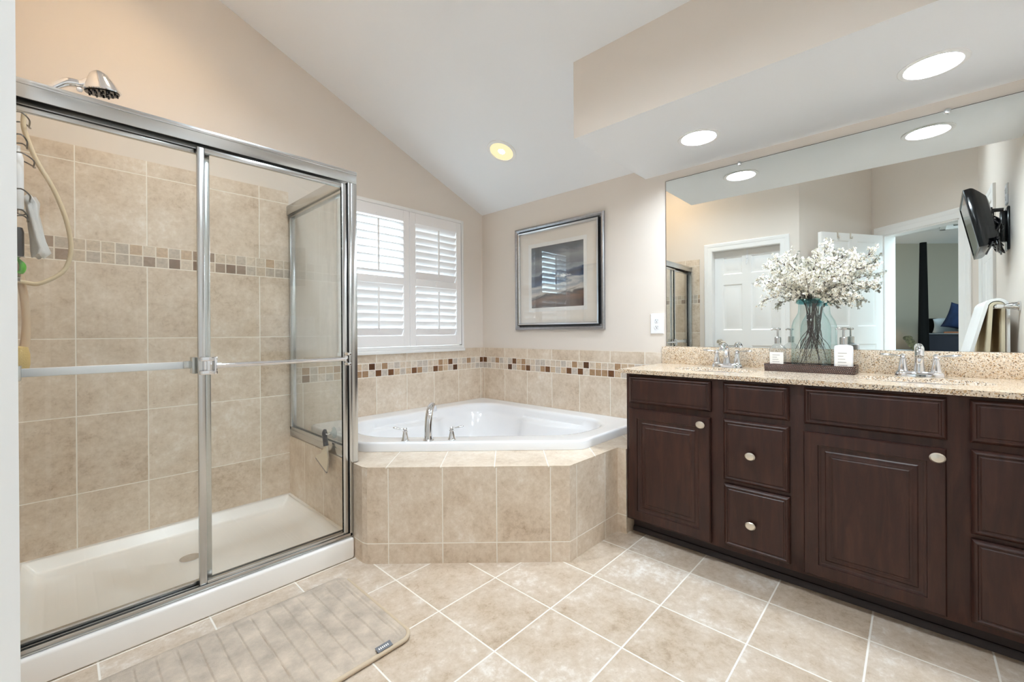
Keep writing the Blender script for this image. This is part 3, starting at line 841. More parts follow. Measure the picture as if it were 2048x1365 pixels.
box(bm, -1.657, -1.6415, FY, FY+.058, .1015, 1.812, .002); box(bm, -1.6415, -1.613, FY, FY+.058, .459, 1.812, .003)
box(bm, -1.6375, -1.620, FY+.058, FY+.075, .515, 1.812, .001)
part('corner_post', bm, m_alum, se)
bm = newbm(); box(bm, -1.6595, -1.657, FY+.002, FY+.05, .12, 1.81); part('post_gasket', bm, m_gasket_shade, se)
bm = newbm(); box(bm, XL+TT, XL+TT+.024, FY-.002, FY+.002, .127, 1.811, .001); box(bm, XL+TT, XL+TT+.024, FY+.056, FY+.060, .127, 1.811, .001); box(bm, XL+TT, XL+TT+.003, FY+.002, FY+.056, .127, 1.811); part('wall_jamb', bm, m_alum, se)
bm = newbm()
box(bm, XL+TT, -1.645, FY-.004, FY+.058, .1015, .107, .002)
for a, h in ((0, .120), (.022, .118), (.050, .126)): box(bm, XL+TT, -1.645, FY+a, FY+a+.004, .105, h, .001)
part('bottom_track', bm, m_alum, se)
bm = newbm()
box(bm, -1.6375, -1.604, FY+.058, -TT-.001, .459, .495, .002); box(bm, -1.6375, -1.630, FY+.058, -TT-.001, .495, .515, .001); box(bm, -1.612, -1.604, FY+.058, -TT-.001, .495, .515, .001)
part('side_sill', bm, m_alum, se)
bm = newbm(); box(bm, -1.6375, -1.606, -.034, -TT-.001, .496, 1.812, .002); part('return_jamb', bm, m_alum, se)
bm = newbm(); box(bm, -1.624, -1.618, FY+.070, -.032, .498, 1.842); part('return_pane', bm, m_glass_s, se, 'soap-streaked fixed glass', smooth=False)
bm = newbm()
box(bm, -1.6375, -1.606, FY+.075, -.034, 1.795, 1.812, .001); 
part('return_rail', bm, m_alum, se)

def bracket(bm, x, y, z, s):
    for dz in (-.026, .026): box(bm, x-.028, x+.028, y, y+.020, z+dz-.008, z+dz+.008, .003)
    box(bm, x+.016, x+.026, y-.004, y+.020, z-.034, z+.034, .003)
    box(bm, x-.006, x+.012, y+.004, y+.016, z-.026, z+.026, .002)
def sdoor(xa, xb, ya, yb, label, bar_y, bar_in):
    bm = newbm(); sw = .024
    for a in (xa, xb-sw): box(bm, a, a+sw, ya, yb, .108, 1.802, .003)
    box(bm, xa+sw, xb-sw, ya, yb, 1.782, 1.802, .003); box(bm, xa+sw, xb-sw, ya, yb, .108, .132, .003)
    d = part('shower_door', bm, m_alum, se, label)
    bm = newbm(); ym = (ya+yb)/2; box(bm, xa+.012, xb-.012, ym-.0025, ym+.0025, .120, 1.792); part('glass_pane', bm, m_glass, d, smooth=False)
    return d
dA = sdoor(-2.251, -1.661, -.834, -.816, 'outer sliding door with a round towel bar', -.87, 0)
bm = newbm(); bracket(bm, -2.222, -.862, .968, 1); box(bm, -2.236, -2.206, -.845, -.834, .938, .998, .002); part('bar_bracket', bm, m_chrome, dA)
bm = newbm(); tube(bm, [(-2.200, -.866, .968), (-2.186, -.866, .968)], .012, 14); tube(bm, [(-2.186, -.866, .968), (-1.690, -.866, .968)], .0095, 14); part('towel_bar', bm, m_chrome, dA)
bm = newbm()
box(bm, -1.682, -1.664, -.880, -.834, .985, .999, .003); box(bm, -1.682, -1.664, -.880, -.834, .937, .951, .003); box(bm, -1.694, -1.680, -.878, -.850, .955, .981, .003); box(bm, -1.680, -1.668, -.846, -.834, .951, .985, .002)
part('bar_bracket', bm, m_chrome, dA)
dB = sdoor(XL+TT+.006, -2.205, -.806, -.788, 'inner sliding door on the left', -.75, 1)
bm = newbm(); box(bm, -2.700, -2.275, -.760, -.748, .955, .983, .004); part('towel_bar', bm, m_whitepl, dB, 'pale flat towel bar inside the shower')
bm = newbm(); box(bm, -2.262, -2.244, -.788, -.745, .935, 1.0, .003); box(bm, -2.285, -2.255, -.764, -.746, .955, .985, .003); part('bar_bracket', bm, m_alum, dB)
bm = newbm(); box(bm, -2.709, -2.696, -.788, -.745, .945, .993, .003); part('bar_bracket', bm, m_alum, dB)

# shower head
sh = thing('overhead_shower', 'chrome shower head on a bent arm above the enclosure', 'shower head', (XL+TT, -.42, 2.0))
bm = newbm(); tube(bm, [(XL+TT, -.42, 1.955), (-2.69, -.42, 1.975), (-2.63, -.42, 2.028), (-2.590, -.42, 2.066), (-2.555, -.42, 2.075)], [.010, .010, .011, .016, .015], 14, 6)
lathe(bm, [(.026, 0), (.026, .006), (.012, .014)], (XL+TT, -.42, 1.955), 20, (1, 0, .3)); part('arm', bm, m_chrome, sh)
ax = Vector((.16, .09, -.98)).normalized()
bm = newbm(); lathe(bm, [(.004, -.066), (.014, -.064), (.028, -.052), (.040, -.030), (.051, -.008), (.058, .006), (.060, .012), (.057, .015)], (-2.490, -.42, 2.082), 32, ax)
tube(bm, [(-2.57, -.42, 2.07), (-2.548, -.42, 2.075), (-2.525, -.42, 2.088)], [.012, .016, .022], 12, 3)
part('bell', bm, m_chrome, sh)
bm = newbm(); lathe(bm, [(.054, .0155), (.052, .019), (.001, .020)], (-2.490, -.42, 2.082), 32, ax)
for k in range(22):
    a = k*2.4; r_ = .048*math.sqrt((k+.5)/22); q = Vector((0, 0, 1)).rotation_difference(ax)
    p = Vector((-2.490, -.42, 2.082)) + q @ Vector((r_*math.cos(a), r_*math.sin(a), .020))
    lathe(bm, [(.004, 0), (.003, .006)], p, 6, ax)
part('spray_face', bm, m_black, sh, 'black nozzle face')
bm = newbm(); lathe(bm, [(.001, -.009), (.007, -.007), (.009, 0), (.007, .007), (.001, .009)], (-2.553, -.432, 2.048), 16, (1, 0, 0)); part('diverter_knob', bm, m_whitepl, sh)
# hoses
hz = [(-2.698, 1.925), (-2.7, 1.868), (-2.693, 1.826), (-2.669, 1.743), (-2.627, 1.65), (-2.595, 1.546), (-2.58, 1.447), (-2.586, 1.374), (-2.609, 1.325), (-2.662, 1.284), (-2.698, 1.284), (-2.735, 1.294)]
bm = newbm(); P = [(XL+TT+.01, -.40, 1.985), (-2.712, -.41, 1.965)] + [(x, -.42, z) for x, z in hz]
cp = catmull(P, 14); rad = [.0070+.0009*(i % 2) for i in range(len(cp))]
tube(bm, cp, rad, 10)
hs = thing('shower_hose', 'ivory ribbed shower hose hanging in a wide loop', 'hose', (XL+TT, -.42, 1.28)); part('hose', bm, m_hose, hs, sharp=80)
bm = newbm(); lathe(bm, [(.020, 0), (.020, .006), (.012, .012), (.012, .030)], (XL+TT, -.42, 1.294), 16, (1, 0, 0)); part('wall_outlet_fitting', bm, m_chrome, hs)
bm = newbm(); tube(bm, [(-2.722, -.40, 1.365), (-2.718, -.40, 1.335), (-2.707, -.40, 1.275), (-2.7, -.40, 1.205), (-2.697, -.40, 1.146), (-2.7, -.40, 1.07), (-2.712, -.40, .975), (-2.722, -.40, .93)], [.011, .012, .0115, .0115, .012, .013, .014, .012], 10, 5)
bb = thing('back_brush', 'long beige curved brush handle hanging under the hose', 'brush', (-2.71, -.40, 1.3)); part('handle', bm, m_hose2, bb)
bm = newbm(); tube(bm, [(-2.7385, -.40, 1.372), (-2.722, -.40, 1.372), (-2.716, -.40, 1.385)], .003, 6, 3); part('hanging_loop', bm, m_chrome, bb)
bm = newbm(); lathe(bm, [(.001, -.05), (.020, -.046), (.026, -.02), (.026, .02), (.020, .046), (.001, .05)], (-2.7125, -.44, 1.0), 12, (0, 0, 1), 1, 1.3); 
o = solo('bath_sponge', bm, m_sponge, 'yellow bath sponge behind the beige brush handle', 'sponge')
# caddy
m_wire = plain('dark chromed wire', (120, 118, 116), .25, metal=1.0)
cd = thing('shower_caddy', 'chrome wire shower caddy hanging on the shower arm', 'caddy', (-2.715, -.42, 1.5))
bm = newbm()
for yy in (-.47, -.37):
    tube(bm, [(-2.734, yy, 1.40), (-2.734, yy, 1.85), (-2.732, -.42, 1.98)], .003, 6)
part('back_rail', bm, m_chrome, cd)
def wire(pts): 
    bm = newbm(); tube(bm, pts, .0026, 6, 4); part('basket_wire', bm, m_wire, cd)
for z, xo in ((1.86, -2.684), (1.78, -2.690), (1.715, -2.674), (1.585, -2.684), (1.51, -2.690)):
    wire([(-2.734, -.47, z+.02), (-2.705, -.475, z+.03), (xo, -.465, z+.012), (xo-.002, -.42, z), (xo, -.375, z+.012), (-2.705, -.365, z+.03), (-2.734, -.37, z+.02)])
for xs_, zs_ in ((-2.695, 1.541), (-2.697, 1.371)):
    bm = newbm(); box(bm, -2.732, xs_, -.468, -.372, zs_, zs_+.003); part('shelf', bm, m_chrome, cd)
bm = newbm(); lathe(bm, [(.014, -.11), (.016, -.10), (.016, .075), (.012, .095), (.008, .10), (.008, .12), (.001, .121)], (-2.7145, -.445, 1.655-.0), 16); 
solo('shampoo_bottle', bm, m_whitepl, 'white shampoo bottle held in the wire caddy', 'bottle')
bm = newbm(); lathe(bm, [(.014, 0), (.0155, .01), (.0155, .09), (.012, .105), (.001, .106)], (-2.7145, -.445, 1.3745), 16)
solo('body_wash_bottle', bm, plain('dark brown plastic', (30, 18, 16), .25), 'dark brown bottle on the lowest caddy shelf', 'bottle')
# washcloth: draped sheet
bm = newbm(); R_ = []
sil = [(1.608, -2.706, -2.672), (1.585, -2.700, -2.662), (1.545, -2.694, -2.664), (1.50, -2.690, -2.654), (1.45, -2.686, -2.646), (1.41, -2.684, -2.634), (1.388, -2.682, -2.650)]
for z, xa, xb in sil:
    ring = []
    for k in range(20):
        a = 2*PI*k/20; rx = (xb-xa)/2; r_ = 1+.16*math.sin(5*a+z*20)
        ring.append(((xa+xb)/2+rx*math.cos(a)*r_, -.385+.026*math.sin(a)*r_, z+.008*math.sin(3*a)))
    R_.append(ring)
loft(bm, R_); solo('washcloth', bm, m_towel_w, 'white terry washcloth draped from the wire caddy', 'washcloth', sharp=80)
bm = newbm(); tube(bm, [(-2.7165, -.425, 1.3705), (-2.704, -.425, 1.345), (-2.708, -.425, 1.32), (-2.72, -.425, 1.325)], [.003, .009, .007, .002], 8, 4)
solo('plastic_clip', bm, m_green, 'small bright green leaf-shaped clip below the caddy', 'clip')

# squeegee on the return pane
sq = thing('squeegee', 'cream squeegee with a navy handle hanging inside the glass', 'squeegee', (-1.66, -.58, .5))
bm = newbm(); tube(bm, [(-1.658, -.566, .582), (-1.662, -.570, .565), (-1.664, -.578, .54), (-1.664, -.590, .500)], [.007, .013, .012, .013], 12, 5); part('handle', bm, m_navypl, sq, 'navy blue handle')
bm = newbm(); prism(bm, [(-.580, .502), (-.604, .502), (-.622, .440), (-.604, .368), (-.590, .372), (-.470, .418), (-.476, .428), (-.545, .455)], 'x', -1.669, -1.661); part('blade_holder', bm, m_cream, sq)
bm = newbm(); prism(bm, [(-.604, .367), (-.598, .358), (-.463, .410), (-.468, .420)], 'x', -1.668, -1.662); part('rubber_edge', bm, m_rubber, sq, 'grey rubber edge')
sc_ = thing('suction_hook', 'clear suction cup hook stuck to the shower glass', 'hook', (-1.63, -.62, .56))
bm = newbm(); lathe(bm, [(.030, 0), (.029, .003), (.014, .009), (.008, .016), (.009, .022), (.001, .023)], (-1.6245, -.60, .565), 22, (-1, 0, 0)); part('cup', bm, thin_glass('clear vinyl', (.86, .92, .95), haze=.15), sc_)
bm = newbm(); tube(bm, [(-1.646, -.60, .565), (-1.656, -.597, .560), (-1.660, -.585, .560), (-1.659, -.572, .566)], .003, 6, 4); part('hook', bm, m_whitepl, sc_)

# ================================================================== TUB
deck = thing('tub_deck', 'tiled platform with angled front around the corner tub', 'tub surround', (-.9, -.9, 0))
O = [(-1.6395, -TT-.001), (-1.6395, -.925), (-1.630, -.955), (-.972, -1.640), (-.539, -1.646), (-.539, -1.698), (-TT-.001, -1.698)]
DZ = .456
bm = newbm(); uvl = bm.loops.layers.uv.verify()
d1p = Vector((-1.637, -.949)); dgu = Vector((.665, -.691)).normalized()
s_acc = {}
def quad_wall(a, b, u0):
    L = (Vector(b)-Vector(a)).length
    for z0, z1, vo in ((0, .0965, .0965), (.0965, DZ-.006, .0965)):
        vs = [bm.verts.new((a[0], a[1], z0)), bm.verts.new((b[0], b[1], z0)), bm.verts.new((b[0], b[1], z1)), bm.verts.new((a[0], a[1], z1))]
        f_ = bm.faces.new(vs)
        for l, uv_ in zip(f_.loops, ((u0, z0-vo), (u0+L, z0-vo), (u0+L, z1-vo), (u0, z1-vo))): l[uvl].uv = uv_
quad_wall(O[0], O[1], .02); quad_wall(O[1], O[2], .12); quad_wall(O[2], O[3], -.0988+.0)
quad_wall(O[3], O[4], .2535-.055); quad_wall(O[4], O[5], .10)
quad_wall(O[5], O[6], .0)
part('tiled_front', bm, m_wtile, deck, smooth=False)
bm = newbm(); uvl = bm.loops.layers.uv.verify()
I = [(-1.49, -TT-.001), (-1.49, -.690), (-.69, -1.49), (-.539, -1.49), (-TT-.001, -1.49)]
def topuv(p): v = Vector((p[0], p[1]))-d1p; return (v.dot(dgu)-.0988, v.dot(Vector((-dgu.y, dgu.x)))+.02)
def topface(pts):
    f_ = bm.faces.new([bm.verts.new((p[0], p[1], DZ)) for p in pts])
    for l, p in zip(f_.loops, pts): l[uvl].uv = topuv(p)
Ob = [(p[0], p[1]) for p in O]
topface([Ob[0], Ob[1], Ob[2], I[1], I[0]]); topface([Ob[2], Ob[3], I[2], I[1]]); topface([Ob[3], Ob[4], I[3], I[2]]); topface([Ob[4], Ob[5], Ob[6], I[4], I[3]])
# rounded bullnose edge under the top
for a, b in zip(Ob, Ob[1:]):
    da_ = Vector((b[0]-a[0], b[1]-a[1])).normalized()
    vs = [bm.verts.new((a[0], a[1], DZ-.006)), bm.verts.new((b[0], b[1], DZ-.006)), bm.verts.new((b[0], b[1], DZ)), bm.verts.new((a[0], a[1], DZ))]
    f_ = bm.faces.new(vs)
    for l, p in zip(f_.loops, (a, b, b, a)): l[uvl].uv = topuv(p)
bmesh.ops.recalc_face_normals(bm, faces=bm.faces)
part('tiled_ledge', bm, m_wtile, deck, smooth=False)

def ray_ring(poly, c, n, rnd):
    """sample rounded polygon at n angles about c"""
    pts = []
    m_ = len(poly)
    for i in range(m_):
        p0, p1, p2 = Vector(poly[i-1]), Vector(poly[i]), Vector(poly[(i+1) % m_])
        d0 = (p0-p1); d1_ = (p2-p1); r = min(rnd, d0.length*.45, d1_.length*.45)
        a = p1+d0.normalized()*r; b = p1+d1_.normalized()*r
        for k in range(9):
            t = k/8; pts.append(a*(1-t)**2+p1*2*t*(1-t)+b*t*t)
    out = []
    for i in range(n):
        an = 2*PI*i/n; d = Vector((math.cos(an), math.sin(an))); best = None
        for j in range(len(pts)):
            a = pts[j]-Vector(c); b = pts[(j+1) % len(pts)]-Vector(c); ev = b-a
            den = d.x*ev.y-d.y*ev.x
            if abs(den) < 1e-12: continue
            t = (a.x*ev.y-a.y*ev.x)/den; s = (a.x*d.y-a.y*d.x)/den
            if t > 0 and -1e-6 <= s <= 1+1e-6: best = t if best is None else max(best, t)
        out.append(Vector(c)+d*best)
    return out
TC = (-.70, -.70); TN = 160; g0 = -TT-.002
outer = [(g0, g0), (-1.525, g0), (-1.525, -.690), (-.700, -1.535), (g0, -1.535)]
inner = [(-.26, -.13), (-1.27, -.13), (-1.41, -.27), (-1.41, -.60), (-.60, -1.41), (-.27, -1.41), (-.13, -1.27), (-.13, -.26)]
def ringz(pts, z): return [(p.x, p.y, z) for p in pts]
ro = ray_ring(outer, TC, TN, .035); ri = ray_ring(inner, TC, TN, .16)
def insetr(pts, k): c = Vector(TC); return [c+(p-c)*((p-c).length-k)/(p-c).length for p in pts]
def scaled(pts, s): c = Vector(TC); return [c+(p-c)*s for p in pts]
led = []
for p in ri:
    v = p-Vector(TC); an = math.degrees(math.atan2(v.y, v.x))
    dip = 0
    for c0 in (-15, 105): dip = max(dip, math.exp(-((an-c0)/24)**4))
    led.append(Vector(TC)+v*(.965-.17*dip))
bm = newbm()
rings = [ringz(insetr(ro, .0), DZ+.001), ringz(ro, .496), ringz(insetr(ro, .004), .502), ringz(insetr(ro, .012), .5055), ringz(insetr(ro, .022), .505)]
rings += [ringz(insetr(ri, -.02), .499), ringz(ri, .497), ringz(insetr(ri, .010), .492), ringz(insetr(ri, .018), .478), ringz(insetr(ri, .022), .440), ringz(led, .425), ringz(scaled(led, .985), .412)]
rings += [ringz(scaled(led, .92), .28), ringz(scaled(led, .84), .15), ringz(scaled(led, .78), .10), ringz(scaled(led, .70), .080), ringz(scaled(led, .3), .072)]
loft(bm, rings, False, True)
tub = thing('corner_bathtub', 'white five-sided corner bathtub set in the tiled platform', 'bathtub', (-.7, -.7, DZ))
part('basin', bm, m_acrylic, tub, sharp=60)
bm = newbm(); lathe(bm, [(.035, 0), (.035, .004), (.02, .006), (.001, .006)], (-.70, -.72, .0725), 24); part('drain', bm, m_chrome, tub)

# tub faucet
dF = Vector((.677, .736)).normalized()          # from front rim toward the back corner
dS = Vector((dF.y, -dF.x))                       # along the front rim
tf = thing('tub_faucet', 'chrome tub spout with two lever handles on the tub rim', 'faucet', (-1.245, -.905, .5))
b0 = Vector((-1.247, -.906))
def lp3(s, fwd, z): p = b0+dS*s+dF*fwd; return (p.x, p.y, z)
bm = newbm()
lathe(bm, [(.030, 0), (.030, .006), (.025, .012), (.022, .03)], lp3(0, 0, .4995), 20)
tube(bm, [lp3(0, 0, .52), lp3(0, .004, .575), lp3(.002, .02, .632), lp3(.006, .058, .670), lp3(.012, .105, .676), lp3(.016, .140, .655), lp3(.018, .150, .640)], [.022, .021, .020, .019, .017, .015, .0145], 16, 6)
part('spout', bm, m_chrome, tf)
def lever_handle(bm, base, z0, dirv, scale=1.0, h=.06, L=.065, up=.008):
    lathe(bm, [(.022*scale, 0), (.022*scale, .004), (.018*scale, .010), (.0125*scale, h*.65), (.011*scale, h*.78), (.014*scale, h*.80), (.014*scale, h*.84), (.008*scale, h*.90), (.011*scale, h*.98), (.011*scale, h*1.06), (.006*scale, h*1.14), (.001, h*1.16)], (base[0], base[1], z0), 18)
    d = Vector((dirv[0], dirv[1], 0)).normalized(); b = Vector((base[0], base[1], z0+h*1.02))
    tube(bm, [b, b+d*L*.25+Vector((0, 0, up*.2)), b+d*L*.6+Vector((0, 0, up*.6)), b+d*L*.9+Vector((0, 0, up)), b+d*L+Vector((0, 0, up))], [.005, .0045, .0085, .0075, .003], 10, 4, flat=.7)
for s, sg in ((-.125, -1), (.125, 1)):
    bm = newbm(); p = b0+dS*s+dF*.012; lever_handle(bm, p, .4995, (dS*sg).to_tuple(), 1.0, .064)
    part('lever_handle', bm, m_chrome, tf)

# ================================================================== VANITY
VX = -.536; VY0, VY1 = -1.702, YE+.002
van = thing('vanity_cabinet', 'dark espresso vanity cabinet with raised panel doors and drawers', 'cabinet', (-.27, -2.45, 0))
bm = newbm(); box(bm, VX, VX+.02, VY1, VY0, .088, .868, .002)
box(bm, VX+.02, -.02, VY0-.018, VY0, .088, .868); box(bm, VX+.02, -.02, VY1, VY1+.018, .088, .868); box(bm, VX+.02, -.02, VY1+.018, VY0-.018, .088, .106); box(bm, -.03, -.02, VY1+.018, VY0-.018, .106, .868)
part('body', bm, m_wood, van)
bm = newbm(); box(bm, VX+.075, -.03, VY1, VY0-.002, .0005, .088); part('toe_kick', bm, m_toe, van)
bm = newbm(); prism(bm, [(VX+.060, .0005), (VX+.075, .0005), (VX+.075, .026), (VX+.070, .025), (VX+.063, .016)], 'y', VY1, VY0-.002); part('shoe_moulding', bm, m_toe, van)
mkv = lambda y, z, d: (VX-d-.0004, y, z)
P_DR = [(0, 0), (0, .010), (.004, .016), (.010, .020), (.013, .020), (.016, .0165), (.020, .0165), (.023, .019), (.03, .020)]
P_DO = [(0, 0), (0, .014), (.004, .0195), (.012, .021), (.048, .021), (.050, .016), (.054, .015), (.058, .012), (.070, .011), (.074, .014), (.080, .0145), (.088, .018), (.092, .017), (.096, .0195)]
def front(name, y0, y1, z0, z1, prof, label=None):
    bm = newbm(); panel_front(bm, y1, y0, z0, z1, prof, mkv); return part(name, bm, m_wood, van, label, sharp=25)
def knob(parent, y, z):
    bm = newbm(); lathe(bm, [(.008, 0), (.007, .004), (.0055, .012), (.010, .017), (.0165, .020), (.0175, .0235), (.014, .0275), (.001, .0295)], (VX-.0205, y, z), 22, (-1, 0, 0))
    for v in bm.verts: v.co.y = y+(v.co.y-y)*1.18
    part('knob', bm, m_nickel, parent, 'oval brushed nickel knob')
front('false_drawer_front', -1.724, -2.136, .712, .856, P_DR)
dA_ = front('cabinet_door', -1.722, -2.133, .100, .684, P_DO); knob(dA_, -2.097, .651)
front('drawer', -2.189, -2.445, .713, .856, P_DR)
q = front('drawer', -2.189, -2.445, .411, .689, P_DR); knob(q, -2.305, .543)
q = front('drawer', -2.191, -2.446, .115, .394, P_DR); knob(q, -2.305, .241)
front('false_drawer_front', -2.496, -2.903, .711, .857, P_DR)
dB_ = front('cabinet_door', -2.494, -2.901, .104, .680, P_DO); knob(dB_, -2.878, .652)
front('drawer', -2.956, -3.19, .713, .856, P_DR)
q = front('drawer', -2.958, -3.19, .408, .689, P_DR); knob(q, -3.10, .545)
q = front('drawer', -2.958, -3.19, .113, .391, P_DR); knob(q, -3.10, .245)

def plate_holes(bm, outer, holes, z0, z1):
    for z, flip in ((z1, False), (z0, True)):
        es = []
        for lp in [outer]+holes:
            vs = [bm.verts.new((p[0], p[1], z)) for p in lp]
            for i in range(len(vs)): es.append(bm.edges.new((vs[i], vs[(i+1) % len(vs)])))
        bmesh.ops.triangle_fill(bm, use_beauty=True, use_dissolve=False, edges=es, normal=(0, 0, -1 if flip else 1))
    for lp in [outer]+holes:
        A = [bm.verts.new((p[0], p[1], z0)) for p in lp]; B = [bm.verts.new((p[0], p[1], z1)) for p in lp]; n = len(lp)
        for i in range(n): bm.faces.new((A[i], A[(i+1) % n], B[(i+1) % n], B[i]))
    bmesh.ops.remove_doubles(bm, verts=bm.verts, dist=1e-5); bmesh.ops.recalc_face_normals(bm, faces=bm.faces)
def oval(cx, cy, rx, ry, n=48): return [(cx+rx*math.cos(2*PI*k/n), cy+ry*math.sin(2*PI*k/n)) for k in range(n)]
S1, S2 = (-.290, -2.070), (-.290, -2.838)
CZ0, CZ1 = .869, .889
ct = thing('countertop', 'speckled tan granite vanity top with two oval cut-outs', 'countertop', (-.28, -2.45, CZ0))
bm = newbm(); plate_holes(bm, [(-.566, -1.669), (-TT-.001, -1.669), (-TT-.001, VY1), (-.566, VY1)], [oval(*S1, .135, .20), oval(*S2, .135, .20)], CZ0, CZ1)
part('slab', bm, m_granite, ct, smooth=False)
bm = newbm(); box(bm, -.021, -.0012, VY1, -1.669, CZ1, .996, .0015); part('backsplash', bm, m_granite, ct)
for (cx, cy), lb in ((S1, 'white oval basin under the left half of the countertop'), (S2, 'white oval basin under the right half of the countertop')):
    t = thing('undermount_sink', lb, 'sink', (cx, cy, CZ0), 'oval sinks in the vanity top')
    bm = newbm(); rg = []
    for s, z in ((1.06, CZ0-.0006), (1.02, CZ0-.004), (.99, CZ0-.02), (.93, CZ0-.07), (.78, CZ0-.115), (.5, CZ0-.135), (.15, CZ0-.14)):
        rg.append([(x, y, z) for x, y in oval(cx, cy, .140*s, .205*s)])
    loft(bm, rg, False, True); part('bowl', bm, m_acrylic, t, sharp=70)
    bm = newbm(); lathe(bm, [(.02, 0), (.02, .003), (.001, .004)], (cx, cy, CZ0-.1398), 18); part('drain', bm, m_chrome, t)

def vanity_faucet(cy, label):
    cx = -.088; z = CZ1+.0004
    t = thing('vanity_faucet', label, 'faucet', (cx, cy, z), 'chrome faucets on the vanity')
    bm = newbm(); rg = []
    for s, h in ((1.0, 0), (1.0, .006), (.96, .012), (.86, .018), (.70, .022)):
        rg.append([(cx+math.copysign(abs(math.cos(2*PI*k/40))**.8, math.cos(2*PI*k/40))*.030*s, cy+math.copysign(abs(math.sin(2*PI*k/40))**.7, math.sin(2*PI*k/40))*.080*(1-(1-s)*.4), z+h) for k in range(40)])
    loft(bm, rg); part('base_plate', bm, m_chrome, t)
    bm = newbm()
    tube(bm, [(cx, cy, z+.018), (cx-.002, cy, z+.06), (cx-.012, cy, z+.100), (cx-.040, cy, z+.122), (cx-.075, cy, z+.114), (cx-.095, cy, z+.088)], [.020, .016, .0155, .0155, .015, .0145], 16, 6)
    tube(bm, [(cx+.022, cy, z+.02), (cx+.022, cy, z+.10)], .003, 8); lathe(bm, [(.006, 0), (.007, .008), (.001, .013)], (cx+.022, cy, z+.10), 10)
    part('spout', bm, m_chrome, t)
    for sg in (1, -1):
        bm = newbm(); lever_handle(bm, (cx, cy+sg*.052), z+.016, (-.10, sg*1.0), 1.0, .070, .075, .004); part('lever_handle', bm, m_chrome, t)
    return t
f1 = vanity_faucet(-2.070, 'chrome two-handle faucet at the left sink')
dup(f1, (0, -.768, 0), 'chrome two-handle faucet at the right sink')

# mirror
mi = thing('wall_mirror', 'large frameless mirror over the vanity', 'mirror', (-.003, -2.45, 1.0))
bm = newbm(); box(bm, -.006, -.0008, VY1, -1.695, .997, 2.020); part('glass', bm, [m_mirror], mi, smooth=False)
bm = newbm(); box(bm, -.0065, -.0008, VY1, -1.693, 2.0202, 2.0222); box(bm, -.0065, -.0008, -1.6948, -1.693, .997, 2.0222); part('edge_strip', bm, plain('dark mirror edge', (78, 76, 74), .4), mi)
for y in (-2.115, -2.929):
    bm = newbm(); lathe(bm, [(.012, 0), (.012, .003), (.008, .006), (.001, .0065)], (-.0062, y, 2.018), 16, (-1, 0, 0)); part('mirror_clip', bm, m_alum, mi)

# tray, vase, branches, bottles
TZ = CZ1+.0004
tr = thing('serving_tray', 'dark woven rattan tray on the counter between the sinks', 'tray', (-.125, -2.453, TZ))
def rrect(x0, x1, y0, y1, z, r=.012, n=5):
    out = []
    for cx, cy, a0 in ((x1-r, y1-r, 0), (x0+r, y1-r, 90), (x0+r, y0+r, 180), (x1-r, y0+r, 270)):
        for k in range(n+1):
            a = math.radians(a0+90*k/n); out.append((cx+r*math.cos(a), cy+r*math.sin(a), z))
    return out
bm = newbm()
X0, X1, Y0, Y1 = -.202, -.040, -2.632, -2.276
loft(bm, [rrect(X0, X1, Y0, Y1, TZ), rrect(X0-.002, X1+.002, Y0-.002, Y1+.002, TZ+.034), rrect(X0, X1, Y0, Y1, TZ+.037), rrect(X0+.008, X1-.008, Y0+.008, Y1-.008, TZ+.036), rrect(X0+.010, X1-.010, Y0+.010, Y1-.010, TZ+.006)])
part('basket', bm, m_rattan, tr, sharp=50)
VC = (-.121, -2.458); vz = TZ+.0065
vs_ = thing('glass_vase', 'large aqua glass vase in the middle of the rattan tray', 'vase', (VC[0], VC[1], vz))
prof_o = [(.030, .012), (.060, .001), (.074, .003), (.079, .012), (.079, .20), (.077, .222), (.070, .245), (.060, .263), (.052, .280), (.050, .300), (.050, .325)]
bm = newbm(); lathe(bm, prof_o, (VC[0], VC[1], vz), 48, cap=False)
lathe(bm, [(.001, .012), (.030, .012)], (VC[0], VC[1], vz), 48, cap=False); part('body', bm, m_vase, vs_, sharp=80)
bm = newbm(); rt = []
lathe(bm, [(.0495, .322), (.056, .324), (.059, .330), (.059, .338), (.055, .344), (.049, .344), (.047, .334), (.0495, .322)], (VC[0], VC[1], vz), 48, cap=False); part('lip', bm, m_vaserim, vs_, 'thick teal rim', sharp=80)

def blossom(bm, p, s):
    ax_ = Vector((random.uniform(-1, 1), random.uniform(-1, 1), random.uniform(-.3, 1))).normalized()
    q_ = Vector((0, 0, 1)).rotation_difference(ax_)
    r0 = random.random()*6
    for k in range(5):
        a = r0+2*PI*k/5; d = Vector((math.cos(a), math.sin(a), 0)); tt = Vector((-d.y, d.x, 0))
        pts = [Vector((0, 0, 0)), d*.55*s+tt*.34*s+Vector((0, 0, .18*s)), d*1.0*s+Vector((0, 0, .38*s)), d*.55*s-tt*.34*s+Vector((0, 0, .18*s))]
        bm.faces.new([bm.verts.new(p+q_ @ v) for v in pts])
mouth = Vector((VC[0], VC[1], vz+.335))
